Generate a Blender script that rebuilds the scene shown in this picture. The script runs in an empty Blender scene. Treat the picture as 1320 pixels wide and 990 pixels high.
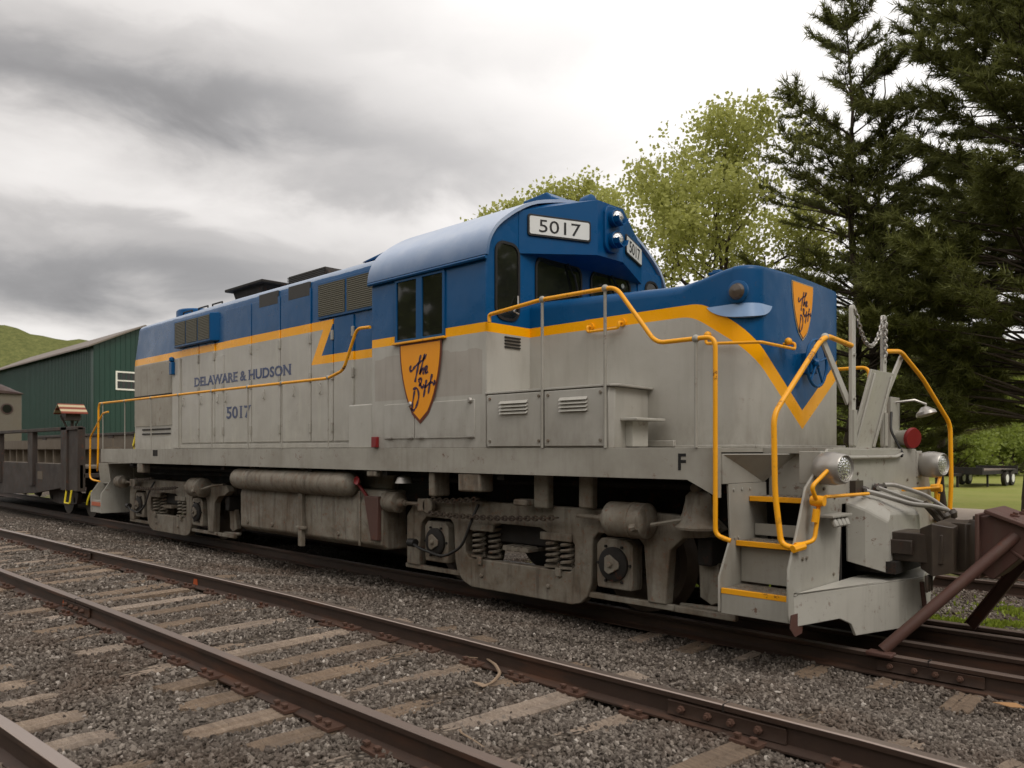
import bpy, bmesh, math, random
import numpy as np
from mathutils import Vector, Matrix
R = math.radians
random.seed(7)
SC = bpy.context.scene
COL = SC.collection

# ------------------------------------------------------------------ survey of the place
# X runs along the tracks (towards the locomotive's front), Y away from the road the viewer stands on, Z up
F = 1020.0; A = math.atan(1045 / F); CA, SA = math.cos(A), math.sin(A); H = 1.53; HY = 580
def at(px, py, Y):
    u = (px - 660) / F; s = (Y * CA - u * Y * SA) / (u * CA + SA); d = Y * SA + s * CA
    return (-s, Y, H - (py - HY) * d / F)
def dep(px, py, d):
    r = (px - 660) / F * d
    return Vector((r * SA - d * CA, r * CA + d * SA, H - (py - HY) * d / F))

# ------------------------------------------------------------------ object helpers
ORG = {}
EACH = {'bracket', 'riser', 'tank_strap', 'spring_seat', 'hinge', 'bolt', 'track_bolt', 'reservoir_strap', 'lifting_lug', 'stanchion', 'rivet', 'wear_plate', 'gutter', 'brake_hanger', 'hose_dummy', 'air_hose', 'hose_coupling', 'stirrup', 'under_lamp', 'bench', 'far_side_board', 'corner_post', 'truck_frame', 'moulding', 'uncoupling_bar', 'wheel_pair', 'latch', 'shutter_slot', 'conduit', 'side_sill', 'vent_slot', 'intake_screen', 'base_strip', 'jack', 'orange_paint_mark'}
def root(name, loc, label, cat, group=None):
    o = bpy.data.objects.new(name, None); COL.objects.link(o); o.location = loc
    o.empty_display_size = .3
    ORG[o.name] = Vector(loc)
    return tag(o, label, cat, group)
def tag(o, label=None, cat=None, group=None, kind=None):
    if label: o['label'] = label
    if cat: o['category'] = cat
    if group: o['group'] = group
    if kind: o['kind'] = kind
    return o
def org(p):
    if p is None: return Vector((0, 0, 0))
    while p.parent: p = p.parent
    return ORG.get(p.name, Vector((0, 0, 0)))

def finish(me, name, mat, parent, smooth=35, bevel=0, seg=2, loc=None):
    mats = mat if isinstance(mat, (list, tuple)) else [mat]
    for m in mats: me.materials.append(m)
    off = org(parent) if parent is not None else (Vector(loc) if loc is not None else Vector((0, 0, 0)))
    if off.length > 0: me.transform(Matrix.Translation(-off))
    if smooth:
        me.shade_smooth()
        me.set_sharp_from_angle(angle=R(smooth))
    o = bpy.data.objects.new(name, me); COL.objects.link(o)
    if parent is not None: o.parent = parent
    elif loc is not None: o.location = loc; ORG[o.name] = Vector(loc)
    if bevel:
        b = o.modifiers.new('Bevel', 'BEVEL'); b.width = bevel; b.segments = seg; b.limit_method = 'ANGLE'; b.angle_limit = R(40)
    return o

class MB:
    """collects shapes into one mesh"""
    def __init__(s): s.bm = bmesh.new()
    def box(s, x0, x1, y0, y1, z0, z1):
        return s.prism([(x0, y0), (x1, y0), (x1, y1), (x0, y1)], 'z', z0, z1)
    def prism(s, poly, ax, a, b, holes=()):
        bm = s.bm
        def P(u, v, w):
            return {'z': (u, v, w), 'y': (u, w, v), 'x': (w, u, v)}[ax]
        if not holes:
            A_ = [bm.verts.new(P(u, v, a)) for u, v in poly]; B_ = [bm.verts.new(P(u, v, b)) for u, v in poly]
            n = len(poly)
            fs = [bm.faces.new(A_), bm.faces.new(B_[::-1])]
            for i in range(n): fs.append(bm.faces.new((A_[i], B_[i], B_[(i + 1) % n], A_[(i + 1) % n])))
            bmesh.ops.recalc_face_normals(bm, faces=fs)
            return s
        caps = []; fs = []
        for w in (a, b):
            es = []; loops = []
            for L in [poly] + list(holes):
                vs = [bm.verts.new(P(u, v, w)) for u, v in L]; loops.append(vs)
                es += [bm.edges.new((vs[i], vs[(i + 1) % len(vs)])) for i in range(len(vs))]
            r = bmesh.ops.triangle_fill(bm, use_beauty=True, use_dissolve=False, edges=es)
            fs += [g for g in r['geom'] if isinstance(g, bmesh.types.BMFace)]
            caps.append(loops)
        for LA, LB in zip(*caps):
            n = len(LA)
            for i in range(n): fs.append(bm.faces.new((LA[i], LB[i], LB[(i + 1) % n], LA[(i + 1) % n])))
        bmesh.ops.recalc_face_normals(bm, faces=fs)
        return s
    def plate(s, pts, th, n=None):
        """planar 3D polygon given a thickness along its normal (or n)"""
        pts = [Vector(p) for p in pts]
        if n is None:
            n = Vector((0, 0, 0))
            for i in range(len(pts)): n += pts[i].cross(pts[(i + 1) % len(pts)])
            n.normalize()
        n = Vector(n) * th
        bm = s.bm
        A_ = [bm.verts.new(p) for p in pts]; B_ = [bm.verts.new(p + n) for p in pts]; k = len(pts)
        fs = [bm.faces.new(A_), bm.faces.new(B_[::-1])]
        for i in range(k): fs.append(bm.faces.new((A_[i], B_[i], B_[(i + 1) % k], A_[(i + 1) % k])))
        bmesh.ops.recalc_face_normals(bm, faces=fs)
        return s
    def cyl(s, p0, p1, r0, r1=None, seg=16, caps=True):
        r1 = r0 if r1 is None else r1
        p0, p1 = Vector(p0), Vector(p1); d = (p1 - p0).normalized()
        q = d.to_track_quat('Z', 'Y'); u, v = q @ Vector((1, 0, 0)), q @ Vector((0, 1, 0))
        bm = s.bm
        A_ = []; B_ = []
        for i in range(seg):
            t = 2 * math.pi * i / seg; w = u * math.cos(t) + v * math.sin(t)
            A_.append(bm.verts.new(p0 + w * r0)); B_.append(bm.verts.new(p1 + w * r1))
        for i in range(seg): bm.faces.new((A_[i], A_[(i + 1) % seg], B_[(i + 1) % seg], B_[i]))
        if caps: bm.faces.new(A_[::-1]); bm.faces.new(B_)
        return s
    def lathe(s, prof, o, ax, seg=24):
        """prof: (radius, distance along ax)"""
        o = Vector(o); d = Vector(ax).normalized(); q = d.to_track_quat('Z', 'Y'); u, v = q @ Vector((1, 0, 0)), q @ Vector((0, 1, 0))
        bm = s.bm; rings = []
        for r, h in prof:
            rings.append([bm.verts.new(o + d * h + (u * math.cos(2 * math.pi * i / seg) + v * math.sin(2 * math.pi * i / seg)) * max(r, 1e-4)) for i in range(seg)])
        for a_, b_ in zip(rings, rings[1:]):
            for i in range(seg): bm.faces.new((a_[i], a_[(i + 1) % seg], b_[(i + 1) % seg], b_[i]))
        bm.faces.new(rings[0][::-1]); bm.faces.new(rings[-1])
        return s
    def tube(s, pts, r, seg=10, bend=0.0, k=5, caps=True):
        pts = [Vector(p) for p in pts]
        if bend > 0:
            out = [pts[0]]
            for i in range(1, len(pts) - 1):
                a_, b_, c_ = pts[i - 1], pts[i], pts[i + 1]
                d0 = (a_ - b_); d1 = (c_ - b_); m = min(bend, d0.length * .45, d1.length * .45)
                p, q = b_ + d0.normalized() * m, b_ + d1.normalized() * m
                for j in range(k + 1):
                    t = j / k; out.append(p.lerp(b_, t).lerp(b_.lerp(q, t), t))
            out.append(pts[-1]); pts = out
        bm = s.bm; rings = []; up = None
        for i, p in enumerate(pts):
            d = (pts[min(i + 1, len(pts) - 1)] - pts[max(i - 1, 0)]).normalized()
            if up is None:
                up = Vector((0, 0, 1)) if abs(d.z) < .9 else Vector((1, 0, 0))
            u = d.cross(up); u = u.normalized() if u.length > 1e-6 else Vector((1, 0, 0)); v = u.cross(d).normalized(); up = v
            rr = float(np.interp(i / max(1, len(pts) - 1), np.linspace(0, 1, len(r)), r)) if isinstance(r, (list, tuple)) else r
            rings.append([bm.verts.new(p + (u * math.cos(2 * math.pi * j / seg) + v * math.sin(2 * math.pi * j / seg)) * rr) for j in range(seg)])
        fs = []
        for a_, b_ in zip(rings, rings[1:]):
            for i in range(seg): fs.append(bm.faces.new((a_[i], a_[(i + 1) % seg], b_[(i + 1) % seg], b_[i])))
        if caps: fs.append(bm.faces.new(rings[0][::-1])); fs.append(bm.faces.new(rings[-1]))
        bmesh.ops.recalc_face_normals(bm, faces=fs)
        return s
    def ball(s, p, r, sc=(1, 1, 1)):
        m = Matrix.Translation(p) @ Matrix.Diagonal((r * sc[0], r * sc[1], r * sc[2], 1))
        bmesh.ops.create_uvsphere(s.bm, u_segments=12, v_segments=8, radius=1, matrix=m)
        return s
    def quadgrid(s, rows):
        """rows of points -> surface"""
        V = [[s.bm.verts.new(p) for p in r] for r in rows]
        for a_, b_ in zip(V, V[1:]):
            for i in range(len(a_) - 1): s.bm.faces.new((a_[i], a_[i + 1], b_[i + 1], b_[i]))
        return V
    def build(s, name, mat, parent=None, smooth=35, bevel=0, seg=2, loc=None):
        if name in EACH and parent is not None: return s.build_each(name, mat, parent, smooth, bevel, seg)
        me = bpy.data.meshes.new(name); s.bm.to_mesh(me); s.bm.free()
        return finish(me, name, mat, parent, smooth, bevel, seg, loc)

    def build_each(s, name, mat, parent, smooth, bevel, seg):
        """one object for every separate piece that was collected"""
        bm = s.bm; seen = {}; boxes = []
        for v in bm.verts:
            if v in seen: continue
            st = [v]; seen[v] = len(boxes); vs = []
            while st:
                a = st.pop(); vs.append(a)
                for e in a.link_edges:
                    b = e.other_vert(a)
                    if b not in seen: seen[b] = len(boxes); st.append(b)
            lo = [min(q.co[i] for q in vs) - .002 for i in range(3)]; hi = [max(q.co[i] for q in vs) + .002 for i in range(3)]
            boxes.append([lo, hi, vs])
        merged = True
        while merged:
            merged = False
            for i in range(len(boxes)):
                for j in range(i + 1, len(boxes)):
                    A_, B_ = boxes[i], boxes[j]
                    if all(A_[0][k] <= B_[1][k] and B_[0][k] <= A_[1][k] for k in range(3)):
                        A_[0] = [min(p, q) for p, q in zip(A_[0], B_[0])]; A_[1] = [max(p, q) for p, q in zip(A_[1], B_[1])]; A_[2] += B_[2]; boxes.pop(j); merged = True; break
                if merged: break
        r = None
        for lo, hi, vs in boxes:
            nb = bmesh.new(); mp = {v: nb.verts.new(v.co) for v in vs}
            for f in {f for v in vs for f in v.link_faces}: nb.faces.new([mp[v] for v in f.verts])
            me = bpy.data.meshes.new(name); nb.to_mesh(me); nb.free(); r = finish(me, name, mat, parent, smooth, bevel, seg)
        bm.free(); return r

def rrect(x0, x1, y0, y1, r, k=5):
    out = []
    for cx, cy, a0 in ((x1 - r, y1 - r, 0), (x0 + r, y1 - r, 90), (x0 + r, y0 + r, 180), (x1 - r, y0 + r, 270)):
        for i in range(k + 1):
            t = R(a0 + 90 * i / k); out.append((cx + r * math.cos(t), cy + r * math.sin(t)))
    return out

def copy_part(o, parent, off):
    c = o.copy(); COL.objects.link(c); c.parent = parent; c.location = o.location + Vector(off)
    return c
def copy_tree(o, parent, off=(0, 0, 0)):
    c = copy_part(o, parent, off)
    for ch in [x for x in COL.objects if x.parent == o and x != c]: copy_tree(ch, c)
    return c

def mesh_np(name, verts, faces_flat, n, mat, parent=None, loc=None, smooth=False, mi=None):
    """verts Nx3, faces_flat array of indices, n verts per face"""
    me = bpy.data.meshes.new(name)
    v = np.asarray(verts, dtype=np.float32).reshape(-1, 3); f = np.asarray(faces_flat, dtype=np.int32).reshape(-1)
    nf = len(f) // n
    me.vertices.add(len(v)); me.vertices.foreach_set('co', v.ravel())
    me.loops.add(len(f)); me.loops.foreach_set('vertex_index', f)
    me.polygons.add(nf); me.polygons.foreach_set('loop_start', np.arange(0, len(f), n, dtype=np.int32))
    if mi is not None: me.polygons.foreach_set('material_index', np.asarray(mi, dtype=np.int32))
    me.update(calc_edges=True)
    return finish(me, name, mat, parent, 60 if smooth else 0, loc=loc)

# ------------------------------------------------------------------ material helpers
def lin(c): 
    f = lambda v: v / 12.92 if v <= .04045 else ((v + .055) / 1.055) ** 2.4
    return tuple(f(x / 255) for x in c) + (1,)
class N:
    """tiny shader expression builder"""
    def __init__(s, name):
        s.m = bpy.data.materials.new(name); s.m.use_nodes = True; s.t = s.m.node_tree; s.t.nodes.clear()
        s.out = s.t.nodes.new('ShaderNodeOutputMaterial'); s.b = s.t.nodes.new('ShaderNodeBsdfPrincipled')
        s.t.links.new(s.b.outputs[0], s.out.inputs[0])
    def nd(s, ty, **kw):
        n = s.t.nodes.new(ty)
        for k, v in kw.items(): setattr(n, k, v)
        return n
    def put(s, sock, v):
        if isinstance(v, bpy.types.NodeSocket): s.t.links.new(v, sock)
        else: sock.default_value = v
    def pos(s): return s.nd('ShaderNodeNewGeometry').outputs['Position']
    def obj(s): return s.nd('ShaderNodeTexCoord').outputs['Object']
    def rand(s): return s.nd('ShaderNodeObjectInfo').outputs['Random']
    def xyz(s, v):
        n = s.nd('ShaderNodeSeparateXYZ'); s.put(n.inputs[0], v); return n.outputs
    def comb(s, x, y, z):
        n = s.nd('ShaderNodeCombineXYZ')
        for i, v in enumerate((x, y, z)): s.put(n.inputs[i], v)
        return n.outputs[0]
    def ma(s, op, a, b=0.0, c=None, clamp=False):
        n = s.nd('ShaderNodeMath', operation=op, use_clamp=clamp); s.put(n.inputs[0], a); s.put(n.inputs[1], b)
        if c is not None: s.put(n.inputs[2], c)
        return n.outputs[0]
    def scale(s, v, sc):
        n = s.nd('ShaderNodeVectorMath', operation='MULTIPLY'); s.put(n.inputs[0], v); n.inputs[1].default_value = sc; return n.outputs[0]
    def noise(s, v, sc, det=4, rough=.6, dist=0, col=False):
        n = s.nd('ShaderNodeTexNoise'); s.put(n.inputs['Vector'], v)
        n.inputs['Scale'].default_value = sc; n.inputs['Detail'].default_value = det; n.inputs['Roughness'].default_value = rough; n.inputs['Distortion'].default_value = dist
        return n.outputs['Color' if col else 'Fac']
    def vor(s, v, sc, feat='F1', out='Distance', rnd=1):
        n = s.nd('ShaderNodeTexVoronoi', feature=feat); s.put(n.inputs['Vector'], v); n.inputs['Scale'].default_value = sc; n.inputs['Randomness'].default_value = rnd
        return n.outputs[out]
    def ramp(s, v, stops, interp='LINEAR'):
        n = s.nd('ShaderNodeValToRGB'); s.put(n.inputs[0], v); cr = n.color_ramp; cr.interpolation = interp
        while len(cr.elements) < len(stops): cr.elements.new(.5)
        for e, (p, c) in zip(cr.elements, stops):
            e.position = p; e.color = c if isinstance(c, tuple) else (c, c, c, 1)
        return n.outputs[0]
    def mr(s, v, a, b, c=0.0, d=1.0):
        n = s.nd('ShaderNodeMapRange'); s.put(n.inputs[0], v)
        for i, x in enumerate((a, b, c, d)): s.put(n.inputs[i + 1], x)
        return n.outputs[0]
    def mix(s, f, a, b, mode='MIX'):
        n = s.nd('ShaderNodeMix', data_type='RGBA', blend_type=mode); s.put(n.inputs['Factor'], f)
        s.put(n.inputs['A'], a); s.put(n.inputs['B'], b)
        return n.outputs['Result']
    def bump(s, h, st, dist=.01):
        n = s.nd('ShaderNodeBump'); s.put(n.inputs['Height'], h); n.inputs['Strength'].default_value = st; n.inputs['Distance'].default_value = dist
        s.t.links.new(n.outputs[0], s.b.inputs['Normal'])
    def fin(s, col=None, rough=None, metal=None, coat=None, spec=None):
        if col is not None: s.put(s.b.inputs['Base Color'], col)
        if rough is not None: s.put(s.b.inputs['Roughness'], rough)
        if metal is not None: s.put(s.b.inputs['Metallic'], metal)
        if coat is not None: s.put(s.b.inputs['Coat Weight'], coat); s.b.inputs['Coat Roughness'].default_value = .12
        if spec is not None: s.put(s.b.inputs['Specular IOR Level'], spec)
        return s.m

def weather(n, base, dirt=.25, rust=.15, streak=.25, dirtcol=(96, 84, 66)):
    """grime, vertical runs and rust specks over a paint colour"""
    p = n.pos()
    g = n.mr(n.noise(p, 1.7, 6, .65), .35, .75)
    c = n.mix(n.ma('MULTIPLY', g, dirt), base, lin(dirtcol))
    st = n.mr(n.noise(n.scale(p, (9, 9, .7)), 1.6, 5, .6), .48, .72)
    c = n.mix(n.ma('MULTIPLY', n.ma('MULTIPLY', st, n.mr(n.noise(p, .9, 3, .5), .4, .65)), streak), c, lin((88, 78, 66)))
    if rust:
        sp = n.mr(n.noise(p, 8, 8, .78), .575, .63)
        big = n.mr(n.noise(p, 1.1, 3, .5), .42, .6)
        c = n.mix(n.ma('MULTIPLY', n.ma('MULTIPLY', sp, big), min(1, rust * 4)), c, lin((96, 52, 30)))
    return c
def paint(name, rgb, rough=.5, dirt=.25, rust=.15, streak=.25, metal=0, bump=.05, dirtcol=(96, 84, 66), coat=None, spec=None):
    n = N(name)
    c = weather(n, lin(rgb), dirt, rust, streak, dirtcol)
    p = n.pos()
    n.bump(n.noise(p, 25, 4, .6), bump, .01)
    return n.fin(c, n.mr(n.noise(p, 4, 5, .6), .3, .7, rough - .1, rough + .12), metal, coat, spec)
# ------------------------------------------------------------------ materials
YC = 7.40                      # locomotive centre line
M = {}
GREY = (178, 175, 167); BLUE = (0, 76, 126); YEL = (252, 174, 0)
M['grey'] = paint('grey paint', (166, 163, 154), .45, .35, .2, .3)
M['sill'] = paint('grey sill paint', (166, 162, 152), .5, .45, .3, .3)
M['lightgrey'] = paint('pale grey paint', (182, 179, 170), .4, .2, .15, .2)
M['bogie'] = paint('dusty grey bogie paint', (148, 140, 126), .7, .65, .35, .5, dirtcol=(84, 68, 52))
n = N('dusty oily bogie paint'); p = n.pos()
c = n.mix(n.mr(n.noise(p, 2.6, 7, .68), .38, .66), lin((134, 128, 116)), lin((104, 90, 74)))
c = n.mix(n.ma('MULTIPLY', n.mr(n.noise(n.scale(p, (6, 6, .8)), 1.8, 5, .6), .50, .66), .6), c, lin((70, 58, 46)))
c = n.mix(n.ma('MULTIPLY', n.mr(n.noise(p, 3.4, 5, .7, .5), .57, .72), .5), c, lin((44, 37, 31)))
c = n.mix(n.ma('MULTIPLY', n.mr(n.noise(p, 16, 7, .75), .57, .63), .6), c, lin((122, 74, 48)))
n.bump(n.noise(p, 30, 6, .7), .35, .006)
M['bogie'] = n.fin(c, n.mr(n.noise(p, 5, 5, .6), .3, .7, .55, .85))
M['under'] = paint('dirty black underframe', (22, 19, 17), .8, .5, .2, .2, dirtcol=(52, 44, 36))
M['wheel'] = paint('rusty wheel steel', (66, 54, 46), .6, .6, .3, .2)
M['yellow'] = paint('yellow rail paint', (250, 172, 0), .45, .12, .35, .1)
M['brightyellow'] = paint('lemon yellow paint', (222, 200, 30), .45, .15, .1, .1)
M['bluepaint'] = paint('blue paint', BLUE, .36, .03, .02, .04, spec=.25)
M['black'] = paint('black rubber', (16, 15, 15), .55, .1, 0, 0)
M['coupler'] = paint('greasy coupler steel', (48, 39, 34), .45, .6, .35, .3)
M['rust'] = paint('brown red painted steel', (88, 58, 50), .6, .5, .4, .4, dirtcol=(60, 44, 36))
M['red'] = paint('red marker paint', (128, 16, 24), .4, .15, .05, .1)
M['silver'] = paint('aluminium paint', (176, 172, 166), .38, .25, .05, .1, metal=.55)
M['orange'] = paint('faded orange paint', (196, 88, 34), .8, .3, .2, .2)
M['concrete'] = paint('white paint', (226, 224, 214), .6, .12, .05, .1)
M['frame_white'] = M['concrete']
M['navy'] = paint('worn blue lettering paint', (48, 68, 112), .5, .35, .1, .3, dirtcol=(130, 126, 118))
M['ink'] = paint('dark violet script paint', (58, 28, 66), .5, .1, 0, .1)
M['blackpaint'] = paint('black lettering paint', (18, 18, 20), .5, .05, 0, .05)
M['orangepaint'] = paint('shield orange yellow paint', (246, 158, 0), .5, .03, .01, .04)
M['brownline'] = paint('shield outline paint', (110, 52, 32), .5, .1, 0, 0)
M['palline'] = paint('pale shield outline paint', (200, 180, 140), .5, .1, 0, 0)
M['white'] = paint('number board plastic', (226, 226, 222), .35, .06, 0, .04)
M['amber'] = paint('reflector', (190, 96, 60), .4, .1, 0, .1)

n = N('tinted cab glass')
n.bump(n.noise(n.pos(), 2.2, 2, .5), .03, .02)
M['glass'] = n.fin(n.mix(n.noise(n.pos(), 5, 3), (.008, .010, .009, 1), (.02, .02, .015, 1)), .04, 0, spec=.42)
n = N('lamp glass')
n.bump(n.vor(n.pos(), 60), .5, .01)
M['lamp'] = n.fin((.75, .75, .74, 1), .08, .85)
n = N('dark screen mesh')
p = n.pos(); x, y, z = n.xyz(p)
w = n.ma('ABSOLUTE', n.ma('SINE', n.ma('MULTIPLY', z, 110)))
n.bump(w, .7, .01)
M['screen'] = n.fin(n.mix(w, lin((40, 40, 30)), lin((92, 88, 70))), .6)
n = N('dark grille')
p = n.pos(); x, y, z = n.xyz(p)
M['grille'] = n.fin(n.mix(n.noise(p, 30, 3), lin((40, 38, 36)), lin((60, 57, 52))), .6)

# livery painted on the body, positions in metres
n = N('blue grey and yellow livery paint')
p = n.pos(); x, y, z = n.xyz(p)
lt = lambda a, b: n.ma('LESS_THAN', a, b)
gt = lambda a, b: n.ma('GREATER_THAN', a, b)
mul = lambda a, b: n.ma('MULTIPLY', a, b)
add = lambda a, b: n.ma('ADD', a, b)
sub = lambda a, b: n.ma('SUBTRACT', a, b)
mx = lambda a, b: n.ma('MAXIMUM', a, b)
arc = add(n.ma('MAXIMUM', sub(-3.32, x), 0.0), n.ma('ABSOLUTE', sub(y, YC)))
vtop = n.ma('SMOOTH_MIN', add(1.91, mul(arc, .655)), 2.88, .12)
vbot = n.ma('SMOOTH_MIN', add(1.73, mul(arc, .655)), 2.77, .12)
nose = gt(x, -5.2)
top_f = add(mul(nose, vtop), mul(sub(1, nose), 2.875)); bot_f = add(mul(nose, vbot), mul(sub(1, nose), 2.775))
hood = lt(x, -8.04)
top_f = add(mul(hood, 2.92), mul(sub(1, hood), top_f)); bot_f = add(mul(hood, 2.80), mul(sub(1, hood), bot_f))
slant = add(-9.84, mul(sub(z, 3.43), .66))
rear = lt(x, slant)
front = sub(1, rear)
yel_f = mul(mul(lt(z, top_f), gt(z, bot_f)), front)
blu_f = mul(gt(z, top_f), front)
yel_r = mul(mul(lt(z, 3.43), gt(z, 3.30)), rear); blu_r = mul(gt(z, 3.43), rear)
yel_s = mul(mul(rear, gt(x, sub(slant, .21))), mul(gt(z, 2.80), lt(z, 3.43)))
yel = mx(mx(yel_f, yel_r), yel_s); blu = mx(blu_f, blu_r)
c = n.mix(blu, lin(GREY), lin(BLUE)); c = n.mix(yel, c, lin(YEL))
# brownish faded patch low on the cab side, wear with its own shape
patch = mul(mul(gt(x, -7.95), lt(x, -6.05)), mul(lt(z, add(2.5, mul(n.noise(p, 1.5), .25))), gt(z, 2.12)))
c = n.mix(mul(mul(patch, lt(y, 5.8)), .35), c, lin((140, 124, 112)))
g = n.mr(n.noise(p, 1.3, 6, .6), .4, .75)
grey_m0 = sub(1, mul(mx(blu, yel), .75))
c = n.mix(mul(mul(g, grey_m0), .22), c, lin((110, 98, 80)))
st = n.mr(n.noise(n.scale(p, (5, 5, .55)), 1.7, 5, .62, .6), .5, .68)
grey_m = sub(1, mx(blu, yel))
c = n.mix(mul(mul(st, grey_m), mul(hood, .6)), c, lin((186, 184, 172)))
c = n.mix(mul(mul(st, grey_m), mul(sub(1, hood), .16)), c, lin((120, 114, 100)))
low = n.mr(z, 1.55, 2.0, 1, 0)
grime = n.mr(n.noise(n.scale(p, (2, 2, 1)), 3, 6, .7), .3, .65)
c = n.mix(mul(mul(low, grime), .4), c, lin((96, 84, 68)))
sp = n.ma('MULTIPLY', n.mr(n.noise(p, 12, 8, .78), .60, .65), n.mr(n.noise(p, .8, 3), .45, .6))
c = n.mix(mul(sp, .35), c, lin((112, 72, 48)))
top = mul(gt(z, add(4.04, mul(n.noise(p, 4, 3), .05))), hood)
c = n.mix(mul(top, .75), c, lin((176, 188, 206)))  # sky highlight along the hood shoulder and top, painted pale
n.bump(n.ma('ADD', n.noise(p, 1.8, 2, .4), n.ma('MULTIPLY', n.noise(p, 7, 2, .4), .12)), .42, .05)
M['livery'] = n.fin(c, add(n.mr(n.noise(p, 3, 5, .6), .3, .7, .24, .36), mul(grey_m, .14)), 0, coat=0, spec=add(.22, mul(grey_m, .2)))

def wood(name, a, b, scale=(1.2, 14, 14), rough=.85, moss=0):
    n = N(name); o = n.obj(); r = n.rand()
    v = n.nd('ShaderNodeVectorMath', operation='ADD'); n.put(v.inputs[0], o); n.put(v.inputs[1], n.comb(mulr(n, r, 37), mulr(n, r, 11), 0))
    g = n.noise(n.scale(v.outputs[0], scale), 3, 8, .7, .3)
    f = n.noise(n.scale(v.outputs[0], (scale[0] * 1.4, scale[1] * 2.5, scale[2] * 2.5)), 5, 6, .8)
    c = n.mix(n.mr(g, .3, .7), lin(a), lin(b))
    c = n.mix(n.mr(f, .56, .66), c, lin((42, 34, 28)))
    big = n.mr(n.noise(v.outputs[0], 1.6, 3), .35, .7)
    c = n.mix(n.ma('MULTIPLY', big, .5), c, lin((112, 98, 86)))
    br = n.nd('ShaderNodeHueSaturation'); n.put(br.inputs['Color'], c); n.put(br.inputs['Value'], n.mr(r, 0, 1, .7, 1.15)); n.put(br.inputs['Saturation'], n.mr(r, 0, 1, 1.05, .75))
    n.bump(n.ma('ADD', n.mr(f, .3, .66, 1, 0), g), .8, .012)
    return n.fin(br.outputs[0], rough)
def mulr(n, a, k): return n.ma('MULTIPLY', a, k)
M['tie'] = wood('weathered sleeper wood', (196, 170, 144), (136, 114, 94))
M['plank'] = wood('grey weathered planks', (150, 136, 118), (96, 84, 72))

def rail_mat(name, shine):
    n = N(name); p = n.pos()
    nz = n.xyz(n.nd('ShaderNodeNewGeometry').outputs['Normal'])[2]
    c = n.mix(n.noise(p, 6, 6, .7), lin((46, 33, 27)), lin((72, 53, 42)))
    c = n.mix(n.mr(n.noise(n.scale(p, (.6, 5, 5)), 2, 5, .6), .5, .75), c, lin((92, 60, 42)))
    # rail heads are polished by wheels only on their running surface
    z = n.xyz(n.obj())[2]
    run = n.ma('MULTIPLY', n.ma('MULTIPLY', n.ma('GREATER_THAN', nz, .55), n.ma('GREATER_THAN', z, -.02)), shine)
    c = n.mix(run, c, lin((176, 160, 150)))
    n.bump(n.noise(p, 40, 5, .7), .25, .004)
    return n.fin(c, n.mr(run, 0, 1, .62, .3), n.ma('MULTIPLY', run, .8))
M['rail'] = rail_mat('rusty rail steel with worn head', .4)
M['railshiny'] = rail_mat('rusty rail steel with polished head', 1.0)
M['raildull'] = rail_mat('dull brown rail steel', .22)
M['plate_rust'] = paint('rusty tie plate', (84, 58, 46), .8, .4, .3, .2, dirtcol=(80, 60, 48))

# ground: ballast near the tracks, grass further back
n = N('ballast and grass ground'); p = n.pos(); x, y, z = n.xyz(p)
v1 = n.vor(p, 34, out='Color'); r1 = n.xyz(v1)[0]
d1 = n.vor(p, 34)
stone = n.ramp(r1, [(0, lin((66, 59, 52))), (.4, lin((92, 83, 74))), (.75, lin((114, 105, 95))), (1, lin((150, 140, 128)))])
stone = n.mix(n.mr(d1, .35, .75), stone, lin((44, 38, 33)))
big = n.noise(p, .55, 5, .6)
stone = n.mix(n.mr(big, .42, .7, 0, .55), stone, lin((92, 78, 66)))
grassc = n.mix(n.noise(p, 3.5, 8, .75), lin((104, 112, 44)), lin((148, 152, 74)))
grassc = n.mix(n.mr(n.noise(p, .4, 5, .6), .4, .65, 0, .5), grassc, lin((150, 146, 84)))
edge = n.ma('ADD', y, n.ma('MULTIPLY', n.ma('SUBTRACT', n.noise(p, .5, 5, .65), .5), 3.5))
gm = n.mr(edge, 12.9, 13.5)
pp = n.ma('MULTIPLY', n.mr(n.noise(p, 1.3, 5, .65), .50, .58), n.ma('MULTIPLY', n.mr(y, 8.6, 9.0), n.mr(y, 10.3, 9.8)))
gm = n.ma('MAXIMUM', gm, pp)
dirt = n.mr(n.noise(p, .9, 4, .6), .52, .66)
oil_shade = n.ma('MULTIPLY', n.ma('MULTIPLY', n.mr(y, 6.2, 6.7), n.mr(y, 8.7, 8.2)), n.mr(x, -2.4, -3.2))  # shade under the locomotive painted into the ballast, along with oil staining
stone = n.mix(n.ma('MULTIPLY', oil_shade, .8), stone, lin((30, 26, 23)))
c = n.mix(gm, stone, grassc)
n.bump(n.ma('ADD', n.mr(d1, 0, .8, 1, 0), n.ma('MULTIPLY', n.noise(p, 30, 4), .4)), .9, .02)
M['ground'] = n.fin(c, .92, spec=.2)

n = N('gravel road'); p = n.pos()
M['road'] = n.fin(n.mix(n.noise(p, 9, 8, .8), lin((176, 156, 142)), lin((204, 190, 176))), .95)

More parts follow.
